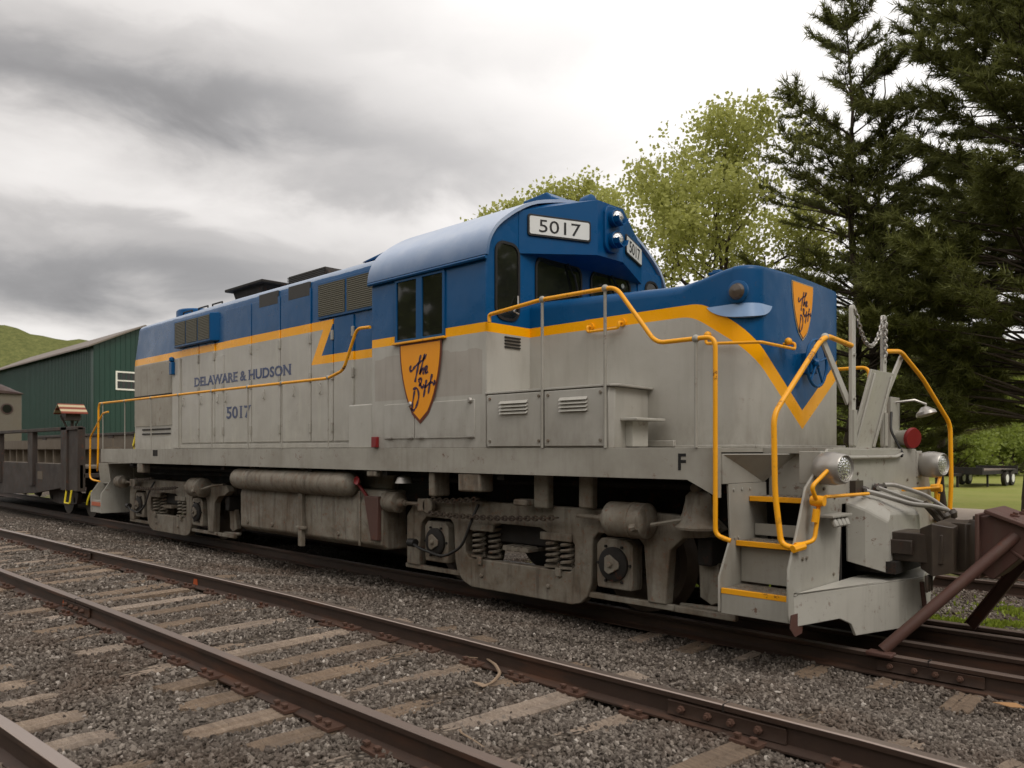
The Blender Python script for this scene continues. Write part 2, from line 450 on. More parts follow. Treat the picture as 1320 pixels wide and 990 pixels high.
n = N('ballast stone'); r = n.rand(); o = n.obj(); p = n.pos()
c = n.ramp(r, [(0, lin((80, 72, 66))), (.35, lin((108, 99, 91))), (.7, lin((128, 119, 110))), (.93, lin((148, 138, 128))), (.99, lin((178, 168, 158))), (1, lin((206, 198, 188)))])
c = n.mix(n.mr(n.noise(p, .8, 4, .6), .48, .68, 0, .6), c, lin((104, 86, 73)))
c = n.mix(n.mr(n.noise(o, 3, 5, .7), .45, .7, 0, .35), c, lin((70, 60, 54)))
x_, y_, z_ = n.xyz(p)
oil_shade = n.ma('MULTIPLY', n.ma('MULTIPLY', n.mr(y_, 6.2, 6.7), n.mr(y_, 8.7, 8.2)), n.mr(x_, -2.4, -3.2))  # stones beneath the locomotive coloured darker for its shade and for oil stains
c = n.mix(n.ma('MULTIPLY', oil_shade, .8), c, lin((32, 28, 25)))
spill = n.ma('MULTIPLY', n.mr(n.noise(p, .7, 5, .6), .55, .66), n.mr(y_, 2.7, 2.2))
c = n.mix(n.ma('MULTIPLY', spill, .55), c, lin((60, 52, 46)))
n.bump(n.noise(o, 6, 4, .7), .4, .05)
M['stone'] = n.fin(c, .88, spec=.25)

def leafmat(name, a, b, trans=.35, rough=.55):
    n = N(name); p = n.pos()
    g = n.nd('ShaderNodeNewGeometry')
    c = n.mix(n.noise(p, 1.1, 3, .6), lin(a), lin(b))
    c = n.mix(n.mr(n.noise(p, 9, 2, .5), .3, .7, 0, .35), c, lin(tuple(min(255, int(v * 1.25)) for v in b)))
    n.fin(c, rough, spec=.3)
    tr = n.nd('ShaderNodeBsdfTranslucent'); n.put(tr.inputs[0], c)
    ms = n.nd('ShaderNodeMixShader'); ms.inputs[0].default_value = trans
    n.t.links.new(n.b.outputs[0], ms.inputs[1]); n.t.links.new(tr.outputs[0], ms.inputs[2]); n.t.links.new(ms.outputs[0], n.out.inputs[0])
    return n.m
M['maple'] = leafmat('young maple leaves', (146, 152, 74), (184, 184, 112), .6)
M['needle'] = leafmat('pine needles', (72, 80, 42), (116, 118, 62), .35)
M['bushleaf'] = leafmat('bright undergrowth leaves', (88, 102, 42), (130, 140, 62), .4)
M['grassblade'] = leafmat('grass blades', (98, 114, 34), (140, 152, 60), .35)
M['bark'] = paint('dark bark', (58, 48, 40), .95, .4, 0, .2, bump=.8)
n = N('wooded hillside'); p = n.pos()
c = n.mix(n.noise(p, .12, 8, .8), lin((88, 96, 58)), lin((146, 146, 92)))
c = n.mix(n.mr(n.noise(p, .35, 6, .8), .4, .7), c, lin((84, 90, 56)))
n.bump(n.noise(p, .3, 6, .8), 1, 2)
M['hill'] = n.fin(c, 1, spec=0)
n = N('green metal siding'); p = n.pos()
c = n.mix(n.mr(n.noise(n.scale(p, (1, 1, .15)), 1.4, 5, .6), .3, .75), lin((12, 48, 38)), lin((20, 60, 48)))
M['siding'] = n.fin(c, .5)
M['roofmetal'] = paint('pale metal roof', (116, 106, 98), .6, .4, .3, .2)
n = N('rusty corrugated sheet'); p = n.pos(); x, y, z = n.xyz(p)
M['rustroof'] = n.fin(n.mix(n.mr(n.ma('SINE', n.ma('MULTIPLY', x, 26)), -.3, .3), lin((120, 56, 38)), lin((176, 160, 128))), .8)
M['wagon'] = paint('dark brown wagon steel', (48, 40, 36), .7, .5, .3, .3, dirtcol=(76, 64, 52))
M['wagonwood'] = paint('grey brown boards', (108, 98, 86), .85, .5, 0, .5)
M['coach'] = paint('faded grey beige coach', (98, 92, 82), .7, .4, .1, .3)
M['coachroof'] = paint('maroon roof', (52, 28, 28), .6, .4, .1, .2)
M['tyre'] = paint('black tyre rubber', (22, 21, 20), .8, .3, 0, 0)
M['leather'] = paint('pale bark strip', (150, 128, 106), .8, .3, 0, 0)
M['leafdry'] = paint('dry leaf', (176, 132, 88), .8, .3, 0, 0)
# ------------------------------------------------------------------ the locomotive
YN, YF = 5.75, 9.05
HS = 6.42                                     # near side of the narrow hoods
loco = root('locomotive', (-10.2, YC, -.09), 'blue, grey and yellow diesel locomotive numbered 5017 standing beside the empty track', 'locomotive')
def my(y): return 2 * YC - y
def sides(y):   # near and far
    return (y, my(y))

# frame with side sills, deck and end beams
m = MB()
sill = [(-17.45, 1.55), (-3.28, 1.55), (-3.28, 1.14), (-3.57, 1.28), (-11.0, 1.28), (-17.45, 1.28)]
m.prism(sill, 'y', YN, YN + .05); m.prism(sill, 'y', my(YN), my(YN) - .05)
m.box(-17.45, -3.28, YN + .05, my(YN) - .05, 1.51, 1.545)
m.box(-3.28, -2.66, 6.52, my(6.52), 1.50, 1.55)
rs = random.Random(3)
x = -17.2
while x < -9.0:
    m.box(x, x + .005, YN - .0015, YN + .01, 1.285, 1.545); x += rs.uniform(.16, .42)
frame = m.build('frame', M['sill'], loco, bevel=.006)
m = MB()
m.box(-17.35, -3.3, 6.7, my(6.7), .78, 1.5); m.box(-17.3, -3.4, 5.95, my(5.95), 1.34, 1.5)
m.box(-12.4, -7.6, 6.3, my(6.3), .45, 1.3)
for x in (-16.0, -12.2, -9.6, -7.9, -5.9): m.box(x, x + .1, 5.82, my(5.82), 1.22, 1.5)
m.tube([(-17.3, 6.3, 1.2), (-8, 6.3, 1.16), (-3.6, 6.3, 1.2)], .035); m.tube([(-17, 6.45, 1.05), (-12, 6.4, 1.1)], .03)
m.build('underframe', M['under'], frame)
m = MB(); m.box(-14.75, -14.55, YN - .006, YN + .02, 1.42, 1.53); m.build('data_plate', M['under'], frame)
m = MB()
m.box(-15.53, -15.28, YN + .002, YN + .16, 1.1, 1.28); m.box(-6.45, -6.1, YN + .01, YN + .22, 1.08, 1.28); m.box(-8.15, -7.95, YN + .01, YN + .1, 1.2, 1.28)
m.box(-5.55, -5.35, 6.0, 6.1, .93, 1.3); m.box(-4.95, -4.78, 6.0, 6.1, .96, 1.3); m.box(-5.75, -5.55, 5.9, 6.05, .95, 1.02)
m.box(-7.0, -6.9, YN + .05, YN + .3, 1.0, 1.28)
m.build('bracket', M['bogie'], frame, bevel=.02)

def loft(m, st, caps=True):
    V = [[m.bm.verts.new(p) for p in r] for r in st]
    fs = []
    for a_, b_ in zip(V, V[1:]):
        for i in range(len(a_) - 1): fs.append(m.bm.faces.new((a_[i], b_[i], b_[i + 1], a_[i + 1])))
    if caps: fs.append(m.bm.faces.new(V[0])); fs.append(m.bm.faces.new(V[-1][::-1]))
    bmesh.ops.recalc_face_normals(m.bm, faces=fs)
def hood_section(x, w, zt, r, crown, z0=1.545, k=6):
    pts = [(x, YC - w, z0), (x, YC - w, zt - r)]
    for i in range(1, k + 1):
        t = R(90) * i / k; pts.append((x, YC - w + r - r * math.cos(t), zt - r + r * math.sin(t)))
    for i in (1, 2, 3, 4, 5):
        y = -w + r + (2 * (w - r)) * i / 6; pts.append((x, YC + y, zt + crown * (1 - (y / (w - r)) ** 2)))
    for p in [q for q in pts[:k + 2]][::-1]: pts.append((x, my(p[1]), p[2]))
    return pts

# long hood
w = YC - HS
m = MB(); loft(m, [hood_section(-17.5, w - .07, 3.40, .1, .02), hood_section(-17.43, w, 3.47, .12, .03), hood_section(-17.2, w, 4.14, .16, .05), hood_section(-13, w, 4.17, .16, .07), hood_section(-8.0, w, 4.17, .16, .07)])
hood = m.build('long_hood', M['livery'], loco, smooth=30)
# engine room doors, proud of the side, each with hinges and a latch
dx = [-15.05, -14.30, -13.66, -13.31, -12.31, -11.37, -10.47, -9.87, -9.35]
for i in range(len(dx) - 1):
    x0, x1 = dx[i] + .015, dx[i + 1] - .015
    ztop = 3.2 if i in (2,) else 3.97
    if i in (6, 7): ztop = 3.44
    if i in (0,): ztop = 3.46
    m = MB(); m.box(x0, x1, HS - .02, HS + .01, 1.66, ztop)
    d = m.build('hood_door', M['livery'], hood, bevel=.005)
    m = MB()
    for z in (1.86, 2.62, 3.2):
        if z < ztop - .1: m.box(x1 - .03, x1 + .015, HS - .04, HS - .01, z - .07, z + .07)
    d2 = m.build('hinge', M['grey'], d, bevel=.004)
    if i != 7:
        m = MB(); cx = x0 + .12 if i in (0, 1, 3) else (x0 + x1) / 2; z = 2.44
        m.tube([(cx - .035, HS - .01, z + .07), (cx - .035, HS - .05, z + .07), (cx + .02, HS - .055, z + .03), (cx + .02, HS - .055, z - .05), (cx - .03, HS - .05, z - .08), (cx - .03, HS - .01, z - .08)], .008, 6)
        m.build('latch', M['grey'], d)
m = MB(); m.box(-15.1, -8.0, HS - .03, HS + .01, 1.56, 1.63); m.build('kick_strip', M['livery'], hood, bevel=.006)
m = MB()
m.box(-15.42, -15.10, HS - .05, HS + .02, 1.56, 3.28)
m.build('corner_pillar', M['livery'], hood, bevel=.01)
m = MB()
for i in range(40):
    x = -17.38 + i * .0475
    m.prism([(x, HS + .004), (x + .012, HS - .03), (x + .030, HS - .03), (x + .042, HS + .004)], 'z', 2.02, 3.28)
m.build('radiator_shutter', paint('shutter paint', (166, 161, 150), .5, .35, .1, .3), hood)
m = MB(); m.box(-17.4, -15.46, HS - .036, HS + .004, 2.62, 2.645); m.box(-17.0, -15.6, HS - .02, HS + .004, 1.93, 1.96); m.box(-17.0, -15.6, HS - .02, HS + .004, 1.84, 1.87)
m.build('shutter_slot', M['under'], hood)
m = MB(); m.box(-15.40, -15.28, HS - .12, HS - .05, 2.98, 3.22); m.lathe([(.02, 0), (.05, .02), (.05, .08), (.02, .1)], (-15.34, HS - .09, 3.22), (0, 0, 1), 10)
m.build('horn_valve', M['bluepaint'], hood, bevel=.01)
# air intake box with screens near the rear
m = MB(); m.prism([(-15.2, HS + .01), (-15.2, HS - .11), (-13.66, HS - .11), (-13.50, HS + .01)], 'z', 3.47, 3.98)
ib = m.build('intake_box', M['bluepaint'], hood, bevel=.015)
m = MB()
for i in range(3): m.box(-15.13 + i * .5, -14.68 + i * .5, HS - .122, HS - .11, 3.52, 3.94)
m.build('intake_screen', M['screen'], ib)
for x0, x1, z0, z1 in ((-12.05, -11.45, 3.86, 4.07), (-11.12, -10.51, 3.86, 4.07)):
    m = MB(); m.box(x0, x1, HS - .022, HS + .01, z0, z1); m.build('vent_screen', M['grille'], hood, bevel=.004)
m = MB(); m.box(-10.27, -8.06, HS - .035, HS + .01, 3.46, 4.0)
fb = m.build('filter_frame', M['bluepaint'], hood, bevel=.006)
for i in range(3):
    m = MB(); x0 = -10.23 + i * .74; m.box(x0, x0 + .68, HS - .046, HS - .035, 3.50, 3.96)
    m.build('filter_screen', M['screen'], fb)
# roof gear
m = MB(); m.lathe([(.50, 0), (.50, .22), (.47, .25), (.3, .26)], (-16.4, YC, 4.2), (0, 0, 1), 28); m.build('radiator_fan', M['bluepaint'], hood)
m = MB(); m.prism([(-13.2, 4.2), (-14.0, 4.2), (-14.2, 4.52), (-13.0, 4.50)], 'y', 7.0, 7.8); m.box(-14.32, -12.9, 6.9, 7.9, 4.5, 4.55)
m.build('exhaust_stack', M['under'], hood, bevel=.01)
m = MB(); m.prism([(-11.9, 4.2), (-11.9, 4.42), (-10.8, 4.42), (-10.6, 4.2)], 'y', 6.85, 7.95); m.build('roof_hatch', M['under'], hood, bevel=.01)
m = MB()
for i in range(7): m.box(-11.92, -10.8, 6.84, 6.852, 4.22 + i * .028, 4.235 + i * .028)
m.box(-10.6, -9.6, 7.0, 7.8, 4.2, 4.32)
m.build('hatch_louvre', M['grille'], hood)
m = MB(); m.box(-10.4, -8.4, 6.95, 7.85, 4.2, 4.34); m.prism([(-9.9, 4.34), (-9.2, 4.42), (-8.5, 4.34)], 'y', 6.9, 7.9); m.build('roof_casing', M['bluepaint'], hood, bevel=.02)
m = MB()
for x in (-15.9, -15.2, -14.6): m.tube([(x, 6.8, 4.2), (x, 6.8, 4.3), (x + .4, 6.8, 4.3), (x + .4, 6.8, 4.2)], .015, 6)
m.tube([(-15.8, 6.95, 4.27), (-12, 6.95, 4.3)], .03, 8)
m.build('lifting_lug', M['under'], hood)

# cab
arc_pts = [(5.75, 3.57), (5.78, 3.72), (5.87, 3.87), (6.02, 4.0), (6.25, 4.15), (6.51, 4.27), (6.9, 4.37), (7.15, 4.41), (7.4, 4.42)]
full = arc_pts + [(my(a), b) for a, b in arc_pts[-2::-1]]
def roofz(y):
    for (a, b), (c_, d_) in zip(full, full[1:]):
        if a <= y <= c_: return b + (d_ - b) * (y - a) / (c_ - a)
    return 3.57
m = MB(); m.prism([(YN, 1.545)] + full + [(YF, 1.545)], 'x', -8.02, -5.99)
cab = m.build('cab', M['livery'], loco, smooth=30, bevel=.012)
m = MB()
def shell(x0, x1, off0, off1, pts):
    outer = []; inner = []
    for i, (a, b) in enumerate(pts):
        p = Vector((pts[max(i - 1, 0)][0] - pts[min(i + 1, len(pts) - 1)][0], pts[max(i - 1, 0)][1] - pts[min(i + 1, len(pts) - 1)][1])); nrm = Vector((p.y, -p.x)).normalized()
        outer.append((a + nrm.x * off1, b + nrm.y * off1)); inner.append((a + nrm.x * off0, b + nrm.y * off0))
    m.prism(outer + inner[::-1], 'x', x0, x1)
def smooth_curve(pts, k=3):
    out = []
    for i in range(len(pts) - 1):
        p0, p1, p2, p3 = pts[max(i - 1, 0)], pts[i], pts[i + 1], pts[min(i + 2, len(pts) - 1)]
        for j in range(k):
            t = j / k
            out.append(tuple(.5 * (2 * b + (c_ - a) * t + (2 * a - 5 * b + 4 * c_ - d_) * t * t + (3 * b - a - 3 * c_ + d_) * t ** 3) for a, b, c_, d_ in zip(p0, p1, p2, p3)))
    out.append(pts[-1]); return out
fullc = smooth_curve(full)
shell(-8.06, -5.95, -.006, -.038, fullc) if False else shell(-8.06, -5.95, .004, .04, fullc)
n = N('roof paint with painted sky sheen'); p_ = n.pos()
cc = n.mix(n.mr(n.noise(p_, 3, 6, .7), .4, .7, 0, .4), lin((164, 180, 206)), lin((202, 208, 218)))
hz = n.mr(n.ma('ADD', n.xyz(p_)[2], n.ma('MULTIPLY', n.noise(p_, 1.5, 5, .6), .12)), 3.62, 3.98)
cc = n.mix(hz, lin(BLUE), cc)  # blue paled towards the crown, the sky's grazing reflection put into the colour
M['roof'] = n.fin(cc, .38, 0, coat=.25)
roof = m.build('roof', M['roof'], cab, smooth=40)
m = MB(); m.tube([(-8.05, YN - .03, 3.55), (-5.96, YN - .03, 3.55)], .02, 6); m.tube([(-8.05, YF + .03, 3.55), (-5.96, YF + .03, 3.55)], .02, 6)
m.build('gutter', M['bluepaint'], roof)
m = MB(); m.prism([(-6.60, 4.30), (-6.16, 4.30), (-6.14, 4.50), (-6.22, 4.57), (-6.60, 4.54)], 'y', 6.95, 7.32); m.box(-6.63, -6.12, 6.92, 7.35, 4.30, 4.43)
m.build('roof_vent', M['bluepaint'], roof, bevel=.015)
m = MB()
m.lathe([(.02, -.09), (.09, -.07), (.10, 0), (.10, .06), (.06, .08)], (-5.95, 7.40, 4.47), (1, 0, 0), 16)
m.box(-6.02, -5.88, 7.32, 7.48, 4.38, 4.46); m.build('roof_lamp', M['bluepaint'], roof)

def window(x, y0, y1, z0, z1, r, parent, name='window'):
    """a window in a wall facing +X: rubber frame proud of the wall with glass inside it"""
    m = MB(); m.prism(rrect(y0 - .03, y1 + .03, z0 - .03, z1 + .03, r + .03), 'x', x - .005, x + .016, [rrect(y0, y1, z0, z1, r)])
    f = m.build(name, M['black'], parent)
    m = MB(); m.prism(rrect(y0 + .001, y1 - .001, z0 + .001, z1 - .001, r), 'x', x - .004, x + .005)
    m.build('glass', M['glass'], f); return f
window(-5.99, 5.90, 6.22, 2.95, 3.74, .10, cab); window(-5.99, my(6.22), my(5.90), 2.95, 3.74, .10, cab)
w1 = window(-5.99, 6.53, 7.29, 3.13, 3.68, .11, cab, 'windscreen'); w2 = window(-5.99, my(7.29), my(6.53), 3.13, 3.68, .11, cab, 'windscreen')
m = MB(); m.tube([(-5.96, 7.02, 3.72), (-5.94, 7.16, 3.50), (-5.94, 7.26, 3.2)], .010, 6); m.tube([(-5.935, 7.12, 3.58), (-5.935, 7.26, 3.18)], .014, 6); m.build('wiper', M['black'], w1)
m = MB(); m.tube([(-5.96, 7.85, 3.72), (-5.94, 8.0, 3.5), (-5.94, 8.22, 3.25)], .010, 6); m.tube([(-5.935, 7.95, 3.58), (-5.935, 8.2, 3.25)], .014, 6); m.build('wiper', M['black'], w2)
m = MB(); m.lathe([(.03, 0), (.03, .004)], (-5.984, 8.13, 3.6), (1, 0, 0), 16); m.build('sticker', M['white'], w2)
m = MB(); m.tube([(-5.96, 6.2, 3.2), (-5.93, 6.17, 3.1), (-5.93, 6.10, 3.02), (-5.93, 6.18, 3.0)], .01, 6); m.build('wiper', M['silver'], cab)
m = MB(); m.box(-6.0, -5.972, 8.45, 8.99, 2.7, 3.86); m.build('cab_door', M['livery'], cab, bevel=.006)
window(-5.972, my(6.18), my(5.93), 2.97, 3.72, .10, cab)
# side window of two panes
m = MB(); m.prism([(-7.54, 2.79), (-6.64, 2.79), (-6.64, 3.53), (-7.54, 3.53)], 'y', YN - .018, YN + .01, [[(-7.50, 2.82), (-7.14, 2.82), (-7.14, 3.50), (-7.50, 3.50)], [(-7.03, 2.82), (-6.68, 2.82), (-6.68, 3.50), (-7.03, 3.50)]])
sw = m.build('side_window', M['bluepaint'], cab, bevel=.004)
for x0, x1 in ((-7.5, -7.14), (-7.03, -6.68)):
    m = MB(); m.prism([(x0 + .001, 2.821), (x1 - .001, 2.821), (x1 - .001, 3.499), (x0 + .001, 3.499)], 'y', YN - .004, YN + .01); m.build('glass', M['glass'], sw)
m = MB(); m.box(-7.56, -6.62, YN - .05, YN, 2.765, 2.79); m.build('window_sill', M['yellow'], sw, bevel=.005)
# lower cab side: battery doors
for x0, x1 in ((-7.75, -7.18), (-7.165, -6.16)):
    m = MB(); m.box(x0, x1, YN - .012, YN + .01, 1.66, 2.07); d = m.build('locker_door', M['livery'], cab, bevel=.005)
    m = MB(); m.lathe([(.03, 0), (.035, .01), (.02, .03)], (x1 - .06, YN - .012, 2.06), (0, -1, 0), 10); m.box(x1 - .12, x1 - .02, YN - .04, YN - .02, 1.665, 1.68); m.box(x0 + .06, x0 + .16, YN - .04, YN - .02, 1.665, 1.68); m.build('latch', M['silver'], d)
m = MB(); m.box(-8.55, -8.03, YN + .02, HS, 1.55, 2.10); m.build('sand_box', M['lightgrey'], cab, bevel=.015)
m = MB(); m.box(-7.97, -7.87, YN - .045, YN, 1.56, 1.69); m.build('red_flag_holder', M['red'], cab, bevel=.005)
m = MB()
for i in range(4): m.box(6.0 * 0 - 5.992, -5.975, 6.02, 6.26, 2.63 + i * .035, 2.645 + i * .035)
m.build('louvre', M['palline'] if False else M['black'], cab)

# visor with number boards and headlights across the cab front
A0, B0, C0, D0 = (-5.985, 6.24), (-5.62, 7.16), (-5.62, 7.64), (-5.985, 8.56)
m = MB()
bot = [(A0[0], A0[1], 3.68), (B0[0], B0[1], 3.76), (C0[0], C0[1], 3.76), (D0[0], D0[1], 3.68)]
top = [(x, y, roofz(y) + (0.0 if y in (A0[1], D0[1]) else -.02)) for x, y in (A0, B0, C0, D0)]
bk = [(-6.0, 6.24, 3.66), (-6.0, 8.56, 3.66)]; 
vb = [m.bm.verts.new(p) for p in bot]; vt = [m.bm.verts.new(p) for p in top]
bb = [m.bm.verts.new((-5.995, 6.5, 3.69)), m.bm.verts.new((-5.995, 8.3, 3.69))]
tb = [m.bm.verts.new((-6.1, y, roofz(y) + .01)) for y in (6.5, 6.9, 7.4, 7.9, 8.3)]
fs = [m.bm.faces.new((vb[i], vb[i + 1], vt[i + 1], vt[i])) for i in range(3)]
fs.append(m.bm.faces.new((vb[0], bb[0], bb[1], vb[3], vb[2], vb[1])))
fs.append(m.bm.faces.new([vt[0], vt[1], vt[2], vt[3]] + tb[::-1]))
bmesh.ops.recalc_face_normals(m.bm, faces=fs)
visor = m.build('number_board_housing', M['bluepaint'], cab, smooth=0)
md = visor.modifiers.new('Solid', 'SOLIDIFY'); md.thickness = .02; md.offset = -1

def text_mesh(txt, size, width=None, bold=.0):
    cu = bpy.data.curves.new('t', 'FONT'); cu.body = txt; cu.size = size; cu.offset = bold; cu.extrude = .002; cu.resolution_u = 3
    o = bpy.data.objects.new('t', cu); COL.objects.link(o)
    me = bpy.data.meshes.new_from_object(o.evaluated_get(bpy.context.evaluated_depsgraph_get()))
    COL.objects.unlink(o); bpy.data.objects.remove(o); bpy.data.curves.remove(cu)
    co = np.array([v.co[:] for v in me.vertices])
    w_, h_ = np.ptp(co[:, 0]), np.ptp(co[:, 1])
    sx = (width / w_) if width else 1
    sy = size / h_
    for v in me.vertices: v.co = Vector(((v.co.x - co[:, 0].min()) * sx, (v.co.y - co[:, 1].min()) * sy, v.co.z))
    return me
def put_text(txt, h, w_, o, u, n_, name, mat, parent, bold=0):
    """h letter height, w_ total width, o lower left corner, u reading direction, n_ outward normal"""
    me = text_mesh(txt, h, w_, bold); u = Vector(u).normalized(); n_ = Vector(n_).normalized(); v = n_.cross(u)
    me.transform(Matrix.Translation(o) @ Matrix((u, v, n_)).transposed().to_4x4())
    me.materials.clear()
    return finish(me, name, mat, parent, 0)

def number_board(P, Q, fa, fb_, parent):
    P, Q = Vector((*P, 0)), Vector((*Q, 0)); u = (Q - P); L = u.length; u.normalize(); nr = Vector((-u.y, u.x, 0)) * -1
    if nr.x < 0: nr = -nr
    def rr(a_, b_, z0, z1, r, e):
        return [P + u * s_ + Vector((0, 0, z_)) + nr * e for s_, z_ in rrect(a_, b_, z0, z1, r, 4)]
    s0, s1 = L * fa, L * fb_
    m = MB(); m.plate(rr(s0, s1, 3.885, 4.125, .03, .001), .018, nr); f = m.build('number_board', M['black'], parent, bevel=.004)
    m = MB(); m.plate(rr(s0 + .022, s1 - .022, 3.907, 4.103, .02, .0185), .004, nr); m.build('board_panel', M['white'], f)
    put_text('5017', .14, (s1 - s0) * .66, P + u * (s0 + (s1 - s0) * .17) + Vector((0, 0, 3.934)) + nr * .024, u, nr, 'board_lettering', M['blackpaint'], f)
number_board(A0, B0, .10, .90, visor); number_board(C0, D0, .10, .90, visor)
m = MB(); m.prism(rrect(7.26, 7.54, 3.82, 4.36, .1), 'x', -5.63, -5.58)
hp = m.build('headlight_housing', M['bluepaint'], visor, bevel=.01)
for z in (4.21, 3.96):
    m = MB(); m.lathe([(.085, 0), (.095, .02), (.10, .08), (.088, .085), (.082, .04)], (-5.58, 7.40, z), (1, -.15, 0), 20)
    hl = m.build('headlight', M['bluepaint'], visor)
    m = MB(); m.lathe([(.085, -.02), (.082, .03), (.065, .055), (.03, .07), (.001, .072)], (-5.53, 7.39, z), (1, -.15, 0), 20); m.build('lens', M['lamp'], hl)
    m = MB(); m.prism([(-.10, 0), (-.08, -.06), (0, -.10), (.08, -.06), (.10, 0), (.09, 0), (.07, -.05), (0, -.085), (-.07, -.05), (-.09, 0)], 'x', 0, .11)
    bmesh.ops.translate(m.bm, verts=m.bm.verts, vec=(-5.54, 7.40, z)); m.build('visor', M['bluepaint'], hl)

# short hood
w = YC - HS; XF = -3.32
st = []
for x, zt in ((-6.0, 3.17), (-5.0, 3.13), (-4.2, 3.09), (-4.05, 3.088), (-3.92, 3.095), (-3.84, 3.108), (-3.76, 3.126), (-3.68, 3.145), (-3.6, 3.16), (-3.53, 3.17)): st.append(hood_section(x, w, zt, .10 if x < -4 else .05, .02))
rr_ = .20
for i in range(7):
    t = R(90) * i / 6; st.append(hood_section(XF - rr_ + rr_ * math.sin(t), w - rr_ * (1 - math.cos(t)), 3.175 - .012 * (1 - math.cos(t)), .045, .02))
m = MB(); loft(m, st)
nose = m.build('short_hood', M['livery'], loco, smooth=40)
m = MB(); m.box(-5.985, -4.1, HS - .05, HS, 1.56, 1.62); m.box(-4.1, XF + .02, HS - .03, HS, 1.545, 1.575); m.box(XF, XF + .03, HS, my(HS), 1.545, 1.575); m.build('base_strip', M['livery'], nose, bevel=.006)
m = MB(); m.lathe([(.10, 0), (.10, .025), (.085, .035)], (-3.46, HS - .001, 2.93), (0, -1, 0), 24); mk = m.build('marker_light', M['bluepaint'], nose)
m = MB(); m.lathe([(.075, 0), (.06, .03), (.001, .045)], (-3.46, HS - .036, 2.93), (0, -1, 0), 20); m.build('lens', paint('smoky lamp lens', (84, 74, 66), .15, .1, 0, 0), mk)
# pale blue sky reflection painted on a shallow tilted ledge under the marker light
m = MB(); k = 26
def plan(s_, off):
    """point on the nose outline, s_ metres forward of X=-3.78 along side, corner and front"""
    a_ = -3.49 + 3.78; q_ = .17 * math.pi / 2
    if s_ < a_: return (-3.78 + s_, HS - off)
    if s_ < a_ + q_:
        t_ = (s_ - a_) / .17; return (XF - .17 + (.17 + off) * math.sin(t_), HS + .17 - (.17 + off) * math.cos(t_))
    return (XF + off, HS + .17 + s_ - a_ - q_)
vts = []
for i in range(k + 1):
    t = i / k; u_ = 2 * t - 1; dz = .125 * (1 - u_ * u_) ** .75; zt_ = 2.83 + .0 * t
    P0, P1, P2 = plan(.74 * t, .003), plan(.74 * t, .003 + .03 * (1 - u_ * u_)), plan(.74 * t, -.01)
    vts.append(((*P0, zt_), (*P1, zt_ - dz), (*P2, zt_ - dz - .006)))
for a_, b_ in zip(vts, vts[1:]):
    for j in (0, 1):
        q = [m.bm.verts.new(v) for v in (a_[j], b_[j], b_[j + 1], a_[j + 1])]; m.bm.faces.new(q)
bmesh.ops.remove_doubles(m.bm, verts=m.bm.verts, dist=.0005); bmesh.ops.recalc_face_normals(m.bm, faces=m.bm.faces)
n = N('painted pale sky reflection'); M['crescent'] = n.fin(lin((124, 156, 196)), .35, coat=.3)
m.build('painted_reflection', M['crescent'], nose, smooth=60)
m = MB(); m.box(-3.9, -3.82, 6.72, 6.80, 3.1, 3.24); m.box(-3.93, -3.79, 6.70, 6.82, 3.19, 3.22); m.build('flag_bracket', M['bluepaint'], nose, bevel=.008)
m = MB(); m.tube([(-5.12, HS, 2.80), (-5.12, HS - .07, 2.80), (-5.12, HS - .07, 2.74), (-4.72, HS - .07, 2.74), (-4.72, HS - .07, 2.80), (-4.72, HS, 2.80)], .014, 8, .03)
for x in (-5.12, -4.72): m.lathe([(.04, 0), (.04, .02)], (x, HS, 2.80), (0, -1, 0), 10)
m.build('grab_iron', M['yellow'], nose)
m = MB(); m.tube([(-3.74, HS, 2.55), (-3.74, HS - .08, 2.55), (-3.74, HS - .08, 2.49), (-3.21, HS - .08, 2.455), (-3.21, 7.0, 2.455), (-3.21, 7.0, 2.51), (-3.32, 7.0, 2.51)], .014, 8, .035)
m.ball((-3.74, HS - .05, 2.57), .035); m.ball((-3.24, 6.93, 2.52), .035)
m.build('grab_iron', M['yellow'], nose)
def handwheel(o, ax, r, name, mat, parent, spokes=5):
    o = Vector(o); d = Vector(ax).normalized(); q = d.to_track_quat('Z', 'Y'); u, v = q @ Vector((1, 0, 0)), q @ Vector((0, 1, 0))
    m = MB(); pts = [o + (u * math.cos(2 * math.pi * i / 28) + v * math.sin(2 * math.pi * i / 28)) * r for i in range(29)]
    m.tube(pts, .014, 8)
    for i in range(spokes):
        t = 2 * math.pi * i / spokes + .3; m.tube([o, o + (u * math.cos(t) + v * math.sin(t)) * r], .011, 6)
    m.lathe([(.045, -.03), (.05, .0), (.03, .03)], o, d, 12); m.cyl(o - d * .12, o, .02)
    return m.build(name, mat, parent)
handwheel((-3.2, 7.45, 2.36), (1, 0, 0), .225, 'brake_wheel', M['bluepaint'], nose)
m = MB(); m.box(-3.33, -3.22, 7.38, 7.52, 2.26, 2.46); m.build('brake_gear_case', M['bluepaint'], nose, bevel=.01)

